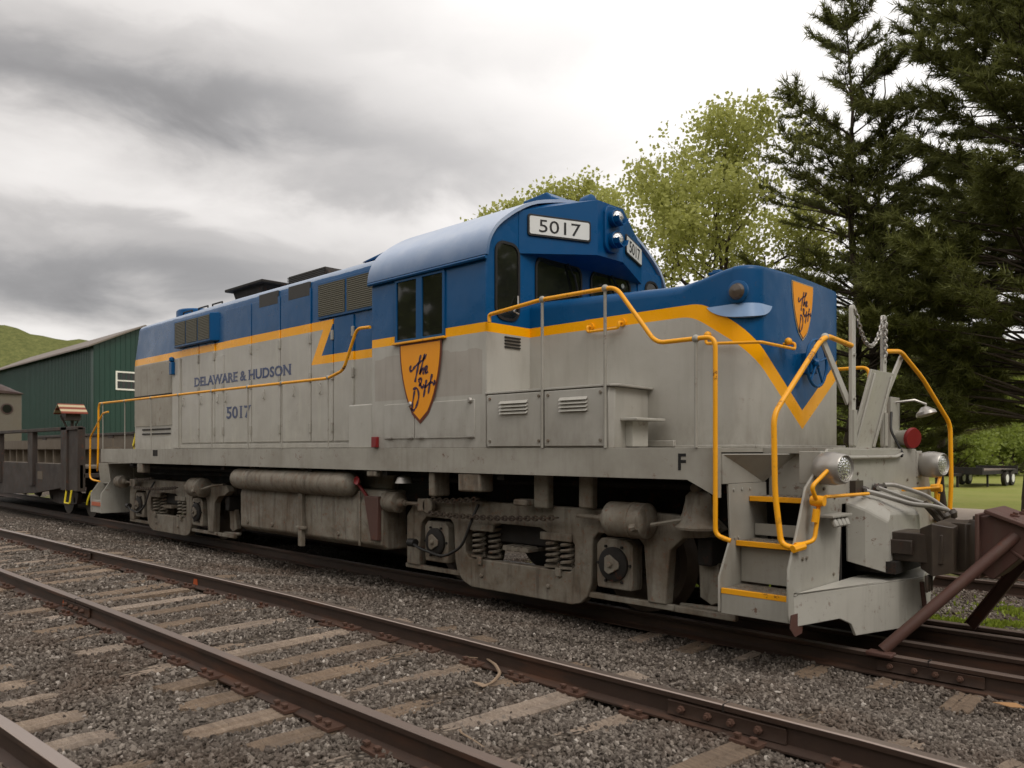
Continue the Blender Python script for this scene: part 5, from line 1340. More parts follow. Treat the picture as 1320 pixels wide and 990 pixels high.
def deciduous(base, fork, crown_r, top, label, seed, group=None, leaf=.13, leaves=26, name='maple_tree', lean=(0, 0), levels=5, mat='maple'):
    rs_ = random.Random(seed); nr = np.random.RandomState(seed); t_ = root(name, base, label, 'tree', group); B = Vector(base)
    segs = []; tips = []
    p = B.copy(); r = .16; k = 6; fz = fork
    for i in range(k):
        q = p + Vector((rs_.gauss(0, .05) + lean[0] / k, rs_.gauss(0, .05) + lean[1] / k, (fz - base[2]) / k)); r2 = r * .94; segs.append((p, q, r, r2)); p, r = q, r2
    H_ = top - fork
    def grow(p, d, L, r, lv):
        n_ = 3
        for i in range(n_):
            d = (d + Vector((rs_.gauss(0, .10), rs_.gauss(0, .10), rs_.gauss(.05, .08)))).normalized(); q = p + d * L / n_; r2 = r * .86; segs.append((p, q, r, r2)); p, r = q, r2
            if lv <= 2: tips.append((q, d))
            if lv <= 3 and rs_.random() < .6 and lv > 0:
                dd = (d + Vector((rs_.gauss(0, .8), rs_.gauss(0, .8), rs_.gauss(.1, .3)))).normalized(); grow(p, dd, L * .55, r * .5, lv - 2 if lv > 1 else 0)
        if lv <= 0: tips.append((p, d)); return
        for i in range(2 if rs_.random() < .6 else 3):
            dd = (d + Vector((rs_.gauss(0, .42), rs_.gauss(0, .42), rs_.gauss(.02, .28)))).normalized(); grow(p, dd, L * .74, r * .72, lv - 1)
    nb = 9
    for i in range(nb):
        a_ = 2 * math.pi * i / nb + rs_.uniform(-.3, .3); tilt = rs_.uniform(.5, 1.9) if i else .1
        d = Vector((math.cos(a_) * tilt, math.sin(a_) * tilt, 1)).normalized()
        grow(p - Vector((0, 0, rs_.uniform(0, 1.2))), d, H_ * .30 * (1.0 if tilt < .9 else .95), r * .55, levels - 1)
    branch_mesh(segs, 'trunk', M['bark'], t_)
    P = []
    for q, d in tips:
        c_ = np.array(q); k_ = rs_.randint(int(leaves * .4), leaves); P.append(c_ + nr.randn(k_, 3) * np.array([.18, .18, .12]) )
    P = np.concatenate(P); V_ = cards(P, leaf, nr, stretch=1.1)
    mesh_np('crown', V_, np.arange(len(V_)), 4, M[mat], t_)
    return t_

def pine(base, top, label, seed, rad=2.4, first=2.0, trunk=.14, lean=(0, 0), group=None, double=None, dens=1.0, thin_top=0, gap=(9, 9), sp=1.0):
    rs_ = random.Random(seed); nr = np.random.RandomState(seed); t_ = root('pine_tree', base, label, 'tree', group); segs = []; TP = []; TD = []
    def stem(b, top, r0, lean, rad_k=1.0):
        p = Vector(b); k = 18; pts = [p.copy()]; r = r0
        for i in range(k):
            q = p + Vector((lean[0] / k + rs_.gauss(0, .05), lean[1] / k + rs_.gauss(0, .05), (top - b[2]) / k)); r2 = r0 * (1 - (i + 1) / k * .92); segs.append((p, q, r, r2)); p, r = q, r2; pts.append(p.copy())
        z = b[2] + first
        while z < top - .15:
            f_ = (z - b[2]) / (top - b[2]); i = min(k - 1, int(f_ * k)); P0 = pts[i].lerp(pts[i + 1], f_ * k - i)
            prof = math.sin(min(1, (1 - f_) * 1.35) * math.pi / 2) ** .95 * (1.0 if f_ > .25 else .75 + f_)
            if gap[0] < z < gap[1]: prof *= .45
            nb = rs_.randint(5, 8)
            for j in range(nb):
                a_ = rs_.uniform(0, 2 * math.pi); L = rad * rad_k * prof * rs_.uniform(.55, 1.1) + .15
                up = .25 + .9 * f_ ** 2 + rs_.gauss(0, .12); d = Vector((math.cos(a_), math.sin(a_), up)).normalized(); br = [P0.copy()]; q = P0.copy(); r = max(.012, r0 * .32 * (1 - f_) + .008); ns = max(3, int(L / .3))
                for s_ in range(ns):
                    d = (d + Vector((rs_.gauss(0, .08), rs_.gauss(0, .08), -.05 + .10 * (s_ / ns)))).normalized(); q2 = q + d * L / ns; r2 = r * .82; segs.append((q, q2, r, r2)); q, r = q2, r2; br.append(q.copy())
                    if s_ >= ns * .3 or f_ > .6:
                        for w_ in range(rs_.randint(3, 5)):
                            sd = Vector((-d.y, d.x, 0)).normalized() * rs_.choice((-1, 1)); td = (d * .8 + sd * rs_.uniform(.4, 1.1) + Vector((0, 0, rs_.gauss(.15, .15)))).normalized(); tl = rs_.uniform(.2, .55) * (.6 + .4 * prof); e = q2 + td * tl; segs.append((q2, e, .008, .004))
                            for g in range(max(2, int(tl / .10 * dens))):
                                TP.append(tuple(q2.lerp(e, (g + .6) / max(2, int(tl / .10 * dens))))); TD.append(tuple(td))
                for g in range(3 if f_ < .8 else 1): TP.append(tuple(q)); TD.append(tuple(d))
            z += sp * rs_.uniform(.34, .72) * (1.0 if f_ < .7 else 1.0 + thin_top)
    stem(base, top, trunk, lean)
    if double: stem((base[0] + double[0], base[1] + double[1], base[2]), top - double[2], trunk * .85, (lean[0] + double[3], lean[1] + double[4]))
    branch_mesh(segs, 'trunk', M['bark'], t_, 6)
    TP = np.array(TP); TD = np.array(TD); K = 10
    P = np.repeat(TP, K, 0) + nr.randn(len(TP) * K, 3) * .02; D = np.repeat(TD, K, 0) + nr.randn(len(TP) * K, 3) * .55
    D /= np.linalg.norm(D, axis=1, keepdims=True)
    V_ = cards(P, .17, nr, n4=False, dirs=D)
    mesh_np('crown', V_, np.arange(len(V_)), 3, M['needle'], t_)
    return t_
def gp(px, d, z=-.31): p = dep(px, 580, d); return (p.x, p.y, z)
deciduous(gp(935, 21), 5.4, 2.6, 11.2, 'light green young maple behind the nose of the locomotive', 5, leaves=8, leaf=.088)
deciduous(gp(712, 27), 7.6, 2.0, 12.0, 'light green tree top showing over the cab roof', 9, leaves=8, levels=4, leaf=.11)
PG = 'dark pines at the right'
pine(gp(1092, 17.5), 11.6, 'dark pine with two crooked trunks right of the maple', 3, rad=2.5, first=1.6, trunk=.13, lean=(.2, .1), group=PG, double=(.35, .25, 1.6, .15, -.1), thin_top=.5, gap=(5.0, 6.0), dens=1.0)
pine(gp(1322, 15), 15.5, 'tall dark pine at the right edge of the photo', 8, rad=3.1, first=2.4, trunk=.12, sp=.45, group=PG, gap=(5.7, 6.2), dens=1.6)
pine(gp(1215, 24), 10.2, 'shorter dark pine standing between and behind the two nearest pines', 12, rad=3.0, first=1.6, trunk=.14, group=PG)
pine(gp(1130, 30), 10.5, 'dark pine far behind the one with two trunks', 13, rad=3.0, first=1.6, trunk=.14, group=PG)
pine(gp(1385, 18), 15.5, 'dark pine farthest right, mostly outside the frame', 15, rad=3.8, first=1.8, trunk=.15, group=PG, sp=.6, dens=1.3)

def bush(base, w_, h_, label, seed, k=2600, leaf=.22, mat='bushleaf', cat='bush', name='bush', group='trees and bushes beyond the lawn'):
    nr = np.random.RandomState(seed); rs_ = random.Random(seed); t_ = root(name, base, label, cat, group); B = Vector(base); segs = []; cl = []
    for i in range(int(14 + w_ * 2)):
        a_ = rs_.uniform(0, 6.28); rr = w_ * .5 * math.sqrt(rs_.random()); zc = h_ * (.12 + .8 * rs_.random() * (1 - .45 * (rr / (w_ * .5)) ** 2)); c_ = B + Vector((rr * math.cos(a_), rr * math.sin(a_), zc)); cl.append(c_); segs.append((B + Vector((rs_.gauss(0, .1), rs_.gauss(0, .1), 0)), c_, .05 + h_ * .008, .012))
    branch_mesh(segs, 'stem', M['bark'], t_, 5)
    P = []; per = k // len(cl)
    for c_ in cl:
        v = nr.randn(per, 3); v /= np.linalg.norm(v, axis=1, keepdims=True); P.append(np.array(c_) + v * (nr.rand(per, 1) ** .4) * np.array([w_ * .22, w_ * .22, h_ * .17]))
    P = np.concatenate(P); P[:, 2] = np.maximum(P[:, 2], base[2]); V_ = cards(P, leaf, nr, stretch=1.0); mesh_np('foliage', V_, np.arange(len(V_)), 4, M[mat], t_)
kinds = ['low pale green bush left of the trailer', 'broad leafy bush behind the trailer', 'rounded bush at the lawn edge right of the trailer']
spots = [(1130, 52, 6, 4.5), (1175, 58, 7, 6), (1225, 56, 6, 4.2), (1262, 62, 8, 6.5), (1300, 57, 6, 4.0)]
bl = ['pale green leafy bush beyond the lawn, first right of the locomotive front', 'larger leafy bush beyond the lawn, just left of the trailer', 'low pale green bush directly behind the left end of the trailer', 'tallest leafy bush behind the middle of the trailer', 'low leafy bush beside the right end of the trailer']
for i, (px, d, w_, h_) in enumerate(spots):
    bush(gp(px, d), w_, h_, bl[i], 100 + i, leaf=.26)
for i, (px, d, h_) in enumerate([(1060, 80, 13), (1120, 84, 14), (1180, 78, 12), (1240, 86, 15), (1290, 80, 13)]):
    bush(gp(px, d), 9, h_, ORD[i] + ' broadleaf tree from the left of the row rising beyond the lawn', 200 + i, k=3600, leaf=.42, cat='tree', name='broadleaf_tree', mat='maple' if i % 2 else 'bushleaf', group='broadleaf trees beyond the lawn')
# grass tufts between the tracks and on the lawn
nr = np.random.RandomState(6); X_, Y_ = wedge(7, 14, 1500, 6, 37); k = (((Y_ > 8.75) & (Y_ < 10.5) & (np.sin(X_ * 2.3 + 1.2 * np.sin(Y_ * 3)) + np.sin(X_ * .9 + Y_ * 2) > -.2)) | (Y_ > 13.2) | ((Y_ > 8.5) & (Y_ < 11) & (nr.rand(len(X_)) < .06)))
X_, Y_ = X_[k], Y_[k]; X2, Y2 = wedge(14, 24, 700, 10, 37); k = (Y2 > 13.3) & (Y2 < 22.4); X_ = np.concatenate([X_, X2[k]]); Y_ = np.concatenate([Y_, Y2[k]])
P = np.stack([X_, Y_, gz(X_, Y_) - .005], -1); D = np.tile([0, 0, 1.0], (len(P), 1)) + nr.randn(len(P), 3) * .3
V_ = cards(P, .055, nr, n4=True, dirs=D, stretch=1.0); V_ = P.repeat(4, 0) + (V_ - P.repeat(4, 0)) * np.array([.5, .5, 1.0])
tag(mesh_np('grass', V_, np.arange(len(V_)), 4, M['grassblade']), 'short grass growing in patches beyond the locomotive', kind='stuff')

# ------------------------------------------------------------------ buffer stop at the right
BS0 = len(COL.objects)
bs = root('buffer_stop', (-1.0, 7.4, -.27), 'brown steel buffer stop with slanted legs touching the coupler', 'buffer stop')
m = MB(); m.prism([(-1.70, 1.0), (-1.70, .55), (-1.60, .5), (-1.25, .86), (-1.45, 1.0)], 'y', 7.16, 7.64)
m.box(-1.72, -1.69, 7.1, 7.7, .5, 1.02)
hd = m.build('buffer_head', M['rust'], bs, bevel=.008)
m = MB(); m.plate([(-1.66, 7.1, 1.03), (-1.3, 7.1, .90), (-1.3, 7.72, .90), (-1.66, 7.72, 1.03)], .03, (.3, 0, 1))
m.build('top_plate', M['rust'], bs, bevel=.006)
m = MB()
for yy in (7.2, 7.3, 7.42, 7.55): m.lathe([(.035, 0), (.035, .03), (.02, .032), (.02, .05)], (-1.36, yy + .02, .955), (.3, 0, 1), 6)
for yy in (7.2, 7.5): m.lathe([(.035, 0), (.035, .03), (.02, .032), (.02, .05)], (-1.48, yy + .05, .99), (.3, 0, 1), 6)
m.build('bolt', M['rust'], hd)
for yy in (7.24, 7.52):
    m = MB()
    def ibeam(m, p0, p1, w_, h_, t=.02):
        p0, p1 = Vector(p0), Vector(p1); d = (p1 - p0).normalized(); s_ = Vector((0, 1, 0)); u_ = s_.cross(d).normalized()
        prof = [(-w_ / 2, -h_ / 2), (w_ / 2, -h_ / 2), (w_ / 2, -h_ / 2 + t), (t / 2, -h_ / 2 + t), (t / 2, h_ / 2 - t), (w_ / 2, h_ / 2 - t), (w_ / 2, h_ / 2), (-w_ / 2, h_ / 2), (-w_ / 2, h_ / 2 - t), (-t / 2, h_ / 2 - t), (-t / 2, -h_ / 2 + t), (-w_ / 2, -h_ / 2 + t)]
        m.plate([p0 + s_ * a_ + u_ * b_ for a_, b_ in prof], (p1 - p0).length, d)
    ibeam(m, (-1.5, yy, .86), (.15, yy + (yy - 7.38) * 2.2, -.2), .14, .20)
    m.build('back_brace', M['rust'], bs, bevel=.004)
m = MB(); m.tube([(-1.45, 7.18, .86), (-2.25, 6.60, -.07)], .045, 12); m.build('front_leg', M['rust'], bs, smooth=60)
m = MB(); ibeam(m, (-1.42, 7.62, .72), (-2.02, 8.16, -.09), .09, .10, .012); m.build('front_leg', M['rust'], bs)
m = MB(); m.box(-2.35, -2.15, 6.5, 6.62, -.11, -.075); m.build('foot_clamp', M['rust'], bs, bevel=.01)

bs.location.x -= .05
# ------------------------------------------------------------------ open wagon behind the locomotive
wg = root('open_wagon', (-26, 7.4, -.09), 'dark brown open wagon with side posts coupled behind the locomotive', 'wagon')
y0, y1 = 5.9, 8.9
m = MB()
for yy in (y0, y1 - .08):
    m.prism([(-34, 1.2), (-19.25, 1.2), (-19.25, .66), (-20.3, .66), (-22.8, .42), (-26.2, .30), (-31, .30), (-34, .66)], 'y', yy, yy + .08)
m.box(-34, -19.25, y0 + .08, y1 - .08, .9, 1.0)
wf = m.build('side_sill', M['wagon'], wg, bevel=.01)
m = MB()
for i in range(40): m.box(-34 + i * .368, -34 + i * .368 + .355, y0 + .09, y1 - .09, 1.11, 1.16)
m.build('floor', M['wagonwood'], wg)
for yy in (y0 - .06, y1 - .06):
    for x in (-33, -29.6, -26.2, -23.05): 
        m = MB(); m.box(x, x + .42, yy, yy + .12, .62, 2.03); m.build('side_post', M['wagon'], wg, bevel=.01)
    m = MB(); m.box(-34, -19.25, yy - .02, yy + .14, 1.98, 2.06); m.build('top_rail', M['wagon'], wg, bevel=.01)
m = MB(); m.box(-20.32, -19.9, y0 - .08, y0 + .2, .60, 2.06); m.box(-19.88, -19.25, y0 - .04, y0 + .12, .6, 2.04); m.box(-20.32, -19.9, y1 - .2, y1 + .08, .6, 2.06)
m.build('corner_post', M['wagon'], wg, bevel=.01)
m = MB()
for z in (1.35, 1.62, 1.85): m.box(-34, -19.3, y1 - .03, y1 + .01, z, z + .2)
m.build('far_side_board', M['wagonwood'], wg)
m = MB()
for yy in (6.9, 7.9):
    m.box(-33.5, -20.6, yy, yy + .34, 1.55, 1.60); m.box(-33.5, -20.6, yy + .15, yy + .19, 1.6, 1.82)
    for x in np.arange(-33.2, -20.6, .75): m.box(x, x + .09, yy + .05, yy + .3, 1.16, 1.55)
m.build('bench', M['wagonwood'], wg)
m = MB()
for x in (-20.6, -22.3, -31, -32.7):
    for yy in (6.64, my(6.64)): m.lathe([(.06, -.08), (.13, -.08), (.38, -.05), (.42, .04), (.44, .06), (.1, .05)], (x, yy, .34), (0, -1 if yy < 7 else 1, 0), 28)
    m.cyl((x, 6.2, .34), (x, 8.6, .34), .07)
m.build('wheelset', M['wheel'], wg)
m = MB()
for c_ in (-21.45, -31.85):
    for yy in (6.2, 8.5): m.prism([(c_ - 1.15, .5), (c_ - .4, .72), (c_ + .4, .72), (c_ + 1.15, .5), (c_ + 1.0, .25), (c_ + .4, .2), (c_ - .4, .2), (c_ - 1.0, .25)], 'y', yy, yy + .1)
m.build('truck_frame', M['wagon'], wg, bevel=.01)
m = MB(); m.box(-19.3, -18.9, 7.28, 7.52, .68, .92); m.build('coupler', M['coupler'], wg, bevel=.02)
m = MB(); m.tube([(-19.95, 5.84, .62), (-19.95, 5.80, .32), (-19.6, 5.80, .32), (-19.6, 5.84, .62)], .02, 8, .03); m.tube([(-18.75, 6.1, .62), (-19.15, 6.1, .60), (-19.2, 6.05, .4), (-19.25, 6.05, .3)], .02, 8, .04); m.build('stirrup', M['brightyellow'], wg)
m = MB(); m.box(-22.4, -22.0, 5.893, 5.9, .8, 1.0); m.build('stencil_patch', M['wagonwood'], wg)

# ------------------------------------------------------------------ shed, old coach, little roofed stand
cx, cy, ez = at(120, 446, 0)[0], 0, 0
p = dep(120, 445, 60); X0, Y0, EZ = p.x, p.y, p.z
def yx(px, py, X):
    s = -X; u = (px - 660) / F; Y = s * (SA + u * CA) / (CA - u * SA); d = Y * SA + s * CA; return Y, H - (py - HY) * d / F
Yb, Zb = yx(178.6, 424, X0); slope = (Zb - EZ) / (Yb - Y0); 
Wd = 2.2 * (Yb - Y0); PZ = EZ + slope * Wd / 2
sh = root('metal_shed', (X0 - 15, Y0 + Wd / 2, -.31), 'long dark green corrugated metal shed with a pale roof edge', 'shed')
m = MB()
def ribs(m, p0, p1, z0, ztop, nrm, step=.38):
    p0, p1 = Vector(p0), Vector(p1); L = (p1 - p0).length; d = (p1 - p0) / L; k = int(L / step)
    for i in range(k):
        a_ = p0 + d * (i * step); zt = ztop(a_)
        m.plate([a_ + Vector((0, 0, z0)), a_ + d * .06 + Vector((0, 0, z0)), a_ + d * .06 + Vector((0, 0, ztop(a_ + d * .06))), a_ + Vector((0, 0, zt))], .035, nrm)
m.box(X0 - 30, X0, Y0, Y0 + .1, -.31, EZ); ribs(m, (X0 - 30, Y0, 0), (X0, Y0, 0), -.31, lambda q: EZ - .02, (0, -1, 0))
m.build('long_wall', M['siding'], sh)
m = MB(); zt = lambda q: EZ + slope * min(q.y - Y0, Wd - (q.y - Y0)) - .05
m.prism([(Y0, -.31), (Y0 + Wd, -.31), (Y0 + Wd, EZ), (Y0 + Wd / 2, PZ), (Y0, EZ)], 'x', X0, X0 + .08) ; ribs(m, (X0 + .08, Y0 + .05, 0), (X0 + .08, Y0 + Wd, 0), -.31, zt, (1, 0, 0))
gw = m.build('gable_wall', M['siding'], sh)
m = MB()
m.plate([(X0 - 30.5, Y0 - .5, EZ - slope * .5 + .03), (X0 + .5, Y0 - .5, EZ - slope * .5 + .03), (X0 + .5, Y0 + Wd / 2, PZ + .03), (X0 - 30.5, Y0 + Wd / 2, PZ + .03)], .12, (0, 0, 1))
m.plate([(X0 - 30.5, Y0 + Wd / 2, PZ + .03), (X0 + .5, Y0 + Wd / 2, PZ + .03), (X0 + .5, Y0 + Wd + .5, EZ - slope * .5 + .03), (X0 - 30.5, Y0 + Wd + .5, EZ - slope * .5 + .03)], .12, (0, 0, 1))
m.build('roof', M['roofmetal'], sh)
wy0, wz1 = yx(149, 478, X0 + .12); wy1, wz0 = yx(186, 502, X0 + .12); wz0 = yx(149, 502.5, X0 + .12)[1]
m = MB(); m.prism([(wy0, wz0), (wy1, wz0), (wy1, wz1), (wy0, wz1)], 'x', X0 + .08, X0 + .16, [[(wy0 + .12, wz0 + .12), (wy1 - .12, wz0 + .12), (wy1 - .12, (wz0 + wz1) / 2 - .05), (wy0 + .12, (wz0 + wz1) / 2 - .05)], [(wy0 + .12, (wz0 + wz1) / 2 + .05), (wy1 - .12, (wz0 + wz1) / 2 + .05), (wy1 - .12, wz1 - .12), (wy0 + .12, wz1 - .12)]])
wn = m.build('window', M['frame_white'], sh)
m = MB(); m.box(X0 + .05, X0 + .10, wy0 + .05, wy1 - .05, wz0 + .05, wz1 - .05); m.build('pane', M['glass'], wn)

Yc_ = 11.2; xe, _, zt_ = at(28, 508, Yc_ + 2.8)
co = root('old_coach', (xe - 8, Yc_ + 1.4, -.2), 'faded beige railway coach with a maroon domed roof and round window at the far left', 'coach')
m = MB(); m.box(xe - 16, xe, Yc_, Yc_ + 2.8, .5, zt_); cb = m.build('body', M['coach'], co, bevel=.03)
m = MB(); prof = [(Yc_ - .1, zt_ - .02), (Yc_ - .05, zt_ + .12), (Yc_ + .4, zt_ + .42), (Yc_ + .9, zt_ + .62), (Yc_ + 1.4, zt_ + .7), (Yc_ + 1.9, zt_ + .62), (Yc_ + 2.4, zt_ + .42), (Yc_ + 2.85, zt_ + .12), (Yc_ + 2.9, zt_ - .02)]
loft(m, [[(xe - 16, a_, b_) for a_, b_ in prof], [(xe - 1.0, a_, b_) for a_, b_ in prof], [(xe - .4, a_, zt_ + (b_ - zt_) * .7) for a_, b_ in prof], [(xe + .15, a_, zt_ + (b_ - zt_) * .25) for a_, b_ in prof]])
m.build('roof', M['coachroof'], co)
wy_, wz = yx(9, 527, xe)
m = MB(); m.lathe([(.34, 0), (.34, .03), (.26, .035)], (xe, wy_, wz), (1, 0, 0), 24); rw_ = m.build('round_window', M['coachroof'], cb)
m = MB(); m.lathe([(.26, 0), (.26, .004)], (xe + .036, wy_, wz), (1, 0, 0), 24); m.build('pane', M['glass'], rw_)
m = MB(); m.box(xe - 16, xe + .02, Yc_ - .03, Yc_, zt_ - .85, zt_ - .78); m.box(xe - .05, xe + .02, Yc_ - .03, Yc_, .5, zt_); m.build('moulding', M['coach'], cb)
m = MB()
for x in (xe - 2, xe - 4, xe - 12, xe - 14): m.cyl((x, Yc_ + .6, .25), (x, Yc_ + 2.2, .25), .42, seg=24)
m.build('wheelset', M['wheel'], co)

xs0 = at(96, 532, 9.6); st_ = root('roofed_stand', (xs0[0], 9.6, -.3), 'small stand with a striped rusty corrugated roof beside the shed', 'stand')
xa_, _, za_ = at(74, 521, 9.6); yb_ = yx(108, 521, xa_)[0]; xc_ = xa_ + .5; yd_ = yx(84, 533, xc_)[0]; zc_ = yx(84, 533, xc_)[1]; ye_ = yb_
m = MB(); m.plate([(xa_, 9.6, za_), (xa_, yb_, za_), (xc_, yb_, zc_), (xc_, 9.6, zc_)], .03, (0, 0, 1)); m.plate([(xa_, 9.6, za_), (xa_, yb_, za_), (xa_ - .5, yb_, zc_), (xa_ - .5, 9.6, zc_)], .03, (0, 0, 1)); m.build('roof', M['rustroof'], st_)
m = MB(); m.box(xa_ - .3, xa_ + .3, 9.8, yb_ - .2, zc_ - .25, zc_ + .02); m.box(xa_ - .05, xa_ + .05, (9.6 + yb_) / 2, (9.6 + yb_) / 2 + .1, -.3, zc_); m.tube([(xa_, 9.7, zc_ - .05), (xa_, (9.6 + yb_) / 2, zc_ - .8)], .04, 6); m.tube([(xa_, yb_ - .1, zc_ - .05), (xa_, (9.6 + yb_) / 2, zc_ - .8)], .03, 6); m.build('post', M['wagon'], st_, bevel=.01)

# ------------------------------------------------------------------ flat trailer on the far lawn
b = gp(1262, 41); tr = root('flat_trailer', b, 'black flatbed trailer with a pale deck parked on the far lawn', 'trailer')
ux = Vector((SA, CA, 0)); fx = Vector((-CA, SA, 0)); dv = (ux * .75 + fx * .66).normalized(); sv = Vector((-dv.y, dv.x, 0)); B = Vector(b)
def obox(m, l0, l1, s0, s1, z0, z1): m.plate([B + dv * l0 + sv * s0 + Vector((0, 0, z0)), B + dv * l1 + sv * s0 + Vector((0, 0, z0)), B + dv * l1 + sv * s1 + Vector((0, 0, z0)), B + dv * l0 + sv * s1 + Vector((0, 0, z0))], z1 - z0, (0, 0, 1))
m = MB(); obox(m, -2.4, 2.6, -1, 1, .62, .80); obox(m, -3.6, -2.4, -.1, .1, .55, .68); obox(m, -2.6, -2.4, -1, 1, .62, .98); obox(m, 2.55, 2.7, -1, 1, .55, 1.0); m.build('frame', M['under'], tr)
m = MB(); obox(m, -2.35, 2.5, -.95, .95, .80, .85); m.build('deck', M['plank'], tr)
for l in (.6, 1.5):
    for s_ in (-1.02, 1.02):
        m = MB(); c_ = B + dv * l + sv * s_ + Vector((0, 0, .38)); m.lathe([(.2, -.1), (.37, -.09), (.38, 0), (.37, .09), (.2, .1)], c_, sv, 24); w_ = m.build('wheel', M['tyre'], tr)
        m = MB(); m.lathe([(.21, -.115), (.21, .115)], c_, sv, 20); m.build('rim', M['white'], w_)
m = MB(); obox(m, -3.0, -2.9, -.05, .05, 0, .6); obox(m, .1, 2.0, -1.15, -1.0, .8, .85); obox(m, -1.5, -1.42, -.9, -.82, 0, .62); m.build('jack', M['under'], tr)

far_wood()
# ------------------------------------------------------------------ sky, sun, camera
GLOW_AZ, GLOW_EL = 28, 40          # brightest part of the cloud, degrees right of the view axis and above the horizon
SUN_AZ, SUN_EL = 150, 50
cam_th = math.asin(CA)             # view direction measured from +Y towards -X
wd = bpy.data.worlds.new('World'); SC.world = wd; wd.use_nodes = True; t = wd.node_tree; t.nodes.clear()
class WN(N):
    def __init__(s): s.t = t
n = WN(); out = t.nodes.new('ShaderNodeOutputWorld'); bgn = t.nodes.new('ShaderNodeBackground')
v = n.nd('ShaderNodeTexCoord').outputs['Generated']; x, y, z = n.xyz(v)
f_ = n.ma('ADD', n.ma('MULTIPLY', x, -CA), n.ma('MULTIPLY', y, SA)); r_ = n.ma('ADD', n.ma('MULTIPLY', x, SA), n.ma('MULTIPLY', y, CA))
az = n.ma('ARCTAN2', r_, f_); el = n.ma('ARCSINE', n.ma('MINIMUM', n.ma('MAXIMUM', z, -.999), .999))
zz = n.ma('ADD', n.ma('MAXIMUM', z, 0), .22)
pv = n.comb(n.ma('DIVIDE', x, zz), n.ma('DIVIDE', y, zz), 0)
nA = n.noise(n.scale(pv, (1, 1, 1)), .75, 8, .55, .35); nB = n.noise(pv, 2.1, 8, .6, .3)
nC = n.noise(v, 3.0, 7, .58, .4)
nD = n.noise(n.comb(n.ma('MULTIPLY', az, 1.5), n.ma('MULTIPLY', el, 3.4), 0), 3.0, 7, .55, .35)
w1_ = n.ma('MULTIPLY', n.ma('SUBTRACT', nB, .5), .34); w2_ = n.ma('MULTIPLY', n.ma('SUBTRACT', nD, .5), .26)
def blob(px, py, rx, ry, amp, tilt=0):
    a0 = math.atan((px - 660) / F); e0 = math.atan((580 - py) / F * math.cos(a0)); rx, ry = rx / F, ry / F
    da = n.ma('ADD', n.ma('SUBTRACT', az, a0), w1_); de = n.ma('ADD', n.ma('SUBTRACT', el, e0), n.ma('MULTIPLY', w2_, .55)); de = n.ma('ADD', de, n.ma('MULTIPLY', da, tilt))
    q = n.ma('ADD', n.ma('POWER', n.ma('ABSOLUTE', n.ma('DIVIDE', da, rx)), 2), n.ma('POWER', n.ma('ABSOLUTE', n.ma('DIVIDE', de, ry)), 2))
    return n.ma('MULTIPLY', n.ma('EXPONENT', n.ma('MULTIPLY', q, -1)), amp)
dark = None
for b_ in ((110, 106, 330, 42, .56, .0), (350, 140, 200, 36, .30, .04), (40, 70, 260, 30, .22, 0), (560, 215, 170, 42, .42, .0), (420, 245, 120, 24, .28, 0), (40, 352, 340, 38, .66, .0), (330, 348, 210, 30, .42, 0), (230, 300, 240, 16, .2, 0), (60, 12, 380, 18, .16, 0), (60, 275, 170, 12, .12, 0), (640, 60, 240, 30, .10, 0)):
    q = blob(*b_); dark = q if dark is None else n.ma('ADD', dark, q)
behind = n.mr(f_, .1, -.4)           # rest of the overcast, away from the view
gen = n.mr(nA, .38, .66)
dark = n.ma('ADD', dark, n.ma('MULTIPLY', gen, n.ma('ADD', .10, n.ma('MULTIPLY', behind, .15))))
dark = n.ma('ADD', dark, n.ma('MULTIPLY', n.ma('SUBTRACT', nB, .5), .22))
dark = n.ma('ADD', dark, n.ma('MULTIPLY', n.ma('SUBTRACT', nD, .47), .48))
dark = n.ma('MAXIMUM', dark, 0.0)
col = n.ramp(dark, [(0.0, (.71, .68, .655, 1)), (.14, (.61, .582, .56, 1)), (.42, (.43, .41, .397, 1)), (.80, (.27, .26, .257, 1)), (1.0, (.20, .192, .19, 1))])
rfu = lambda a, e: (math.sin(R(a)) * math.cos(R(e)), math.cos(R(a)) * math.cos(R(e)), math.sin(R(e)))   # right, forward, up
sunv = rfu(GLOW_AZ, GLOW_EL)
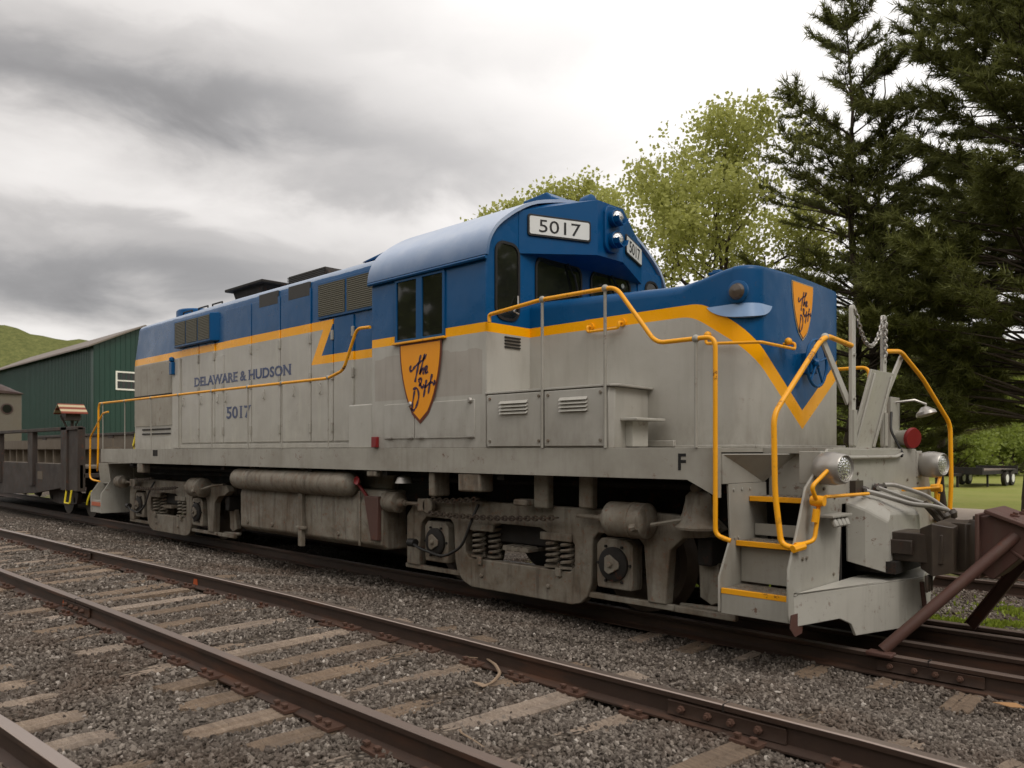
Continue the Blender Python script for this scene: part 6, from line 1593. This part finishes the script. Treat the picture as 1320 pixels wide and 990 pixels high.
dt = n.ma('ADD', n.ma('ADD', n.ma('MULTIPLY', r_, sunv[0]), n.ma('MULTIPLY', f_, sunv[1])), n.ma('MULTIPLY', z, sunv[2]))
glow = n.ma('MULTIPLY', n.ma('POWER', n.ma('MAXIMUM', dt, 0), 6), .30)
col = n.mix(1.0, col, n.comb(glow, glow, glow), 'ADD')
bk_ = n.mr(f_, .15, -.5, 1.0, 1.55)
col = n.mix(1.0, col, n.comb(bk_, bk_, bk_), 'MULTIPLY')
sky = t.nodes.new('ShaderNodeTexSky'); sky.sky_type = 'NISHITA'; sky.sun_disc = False; sky.sun_elevation = R(SUN_EL)
sunv = rfu(SUN_AZ, SUN_EL)
sw_dir = Vector((sunv[0] * SA - sunv[1] * CA, sunv[0] * CA + sunv[1] * SA, sunv[2]))
sky.sun_rotation = math.atan2(sw_dir.x, sw_dir.y)
CL = 10.0
cl = n.nd('ShaderNodeVectorMath', operation='SCALE'); n.put(cl.inputs[0], col); cl.inputs['Scale'].default_value = CL
fin_ = n.mix(.96, sky.outputs[0], cl.outputs[0])
t.links.new(fin_, bgn.inputs[0]); bgn.inputs[1].default_value = .1; t.links.new(bgn.outputs[0], out.inputs[0])
ld = bpy.data.lights.new('sun', 'SUN'); ld.energy = .9; ld.angle = R(25); ld.color = (1, .95, .88); lo = bpy.data.objects.new('sun', ld); COL.objects.link(lo)
lo.rotation_euler = sw_dir.to_track_quat('Z', 'Y').to_euler(); lo.location = (0, 0, 30)

cd = bpy.data.cameras.new('camera'); cam = bpy.data.objects.new('camera', cd); COL.objects.link(cam); SC.camera = cam
cam.location = (0, 0, H); cam.rotation_euler = (R(90), 0, cam_th); cd.sensor_width = 36; cd.lens = F / 1320 * 36; cd.shift_y = (HY - 495) / 1320; cd.clip_start = .1; cd.clip_end = 3000
cd.dof.use_dof = True; cd.dof.focus_distance = 9.0; cd.dof.aperture_fstop = 2.8
SC.view_settings.view_transform = 'Standard'; SC.view_settings.look = 'None'; SC.view_settings.exposure = .40; SC.view_settings.gamma = 1
SC.cycles.max_bounces = 6; SC.cycles.transparent_max_bounces = 6; SC.cycles.use_denoising = True
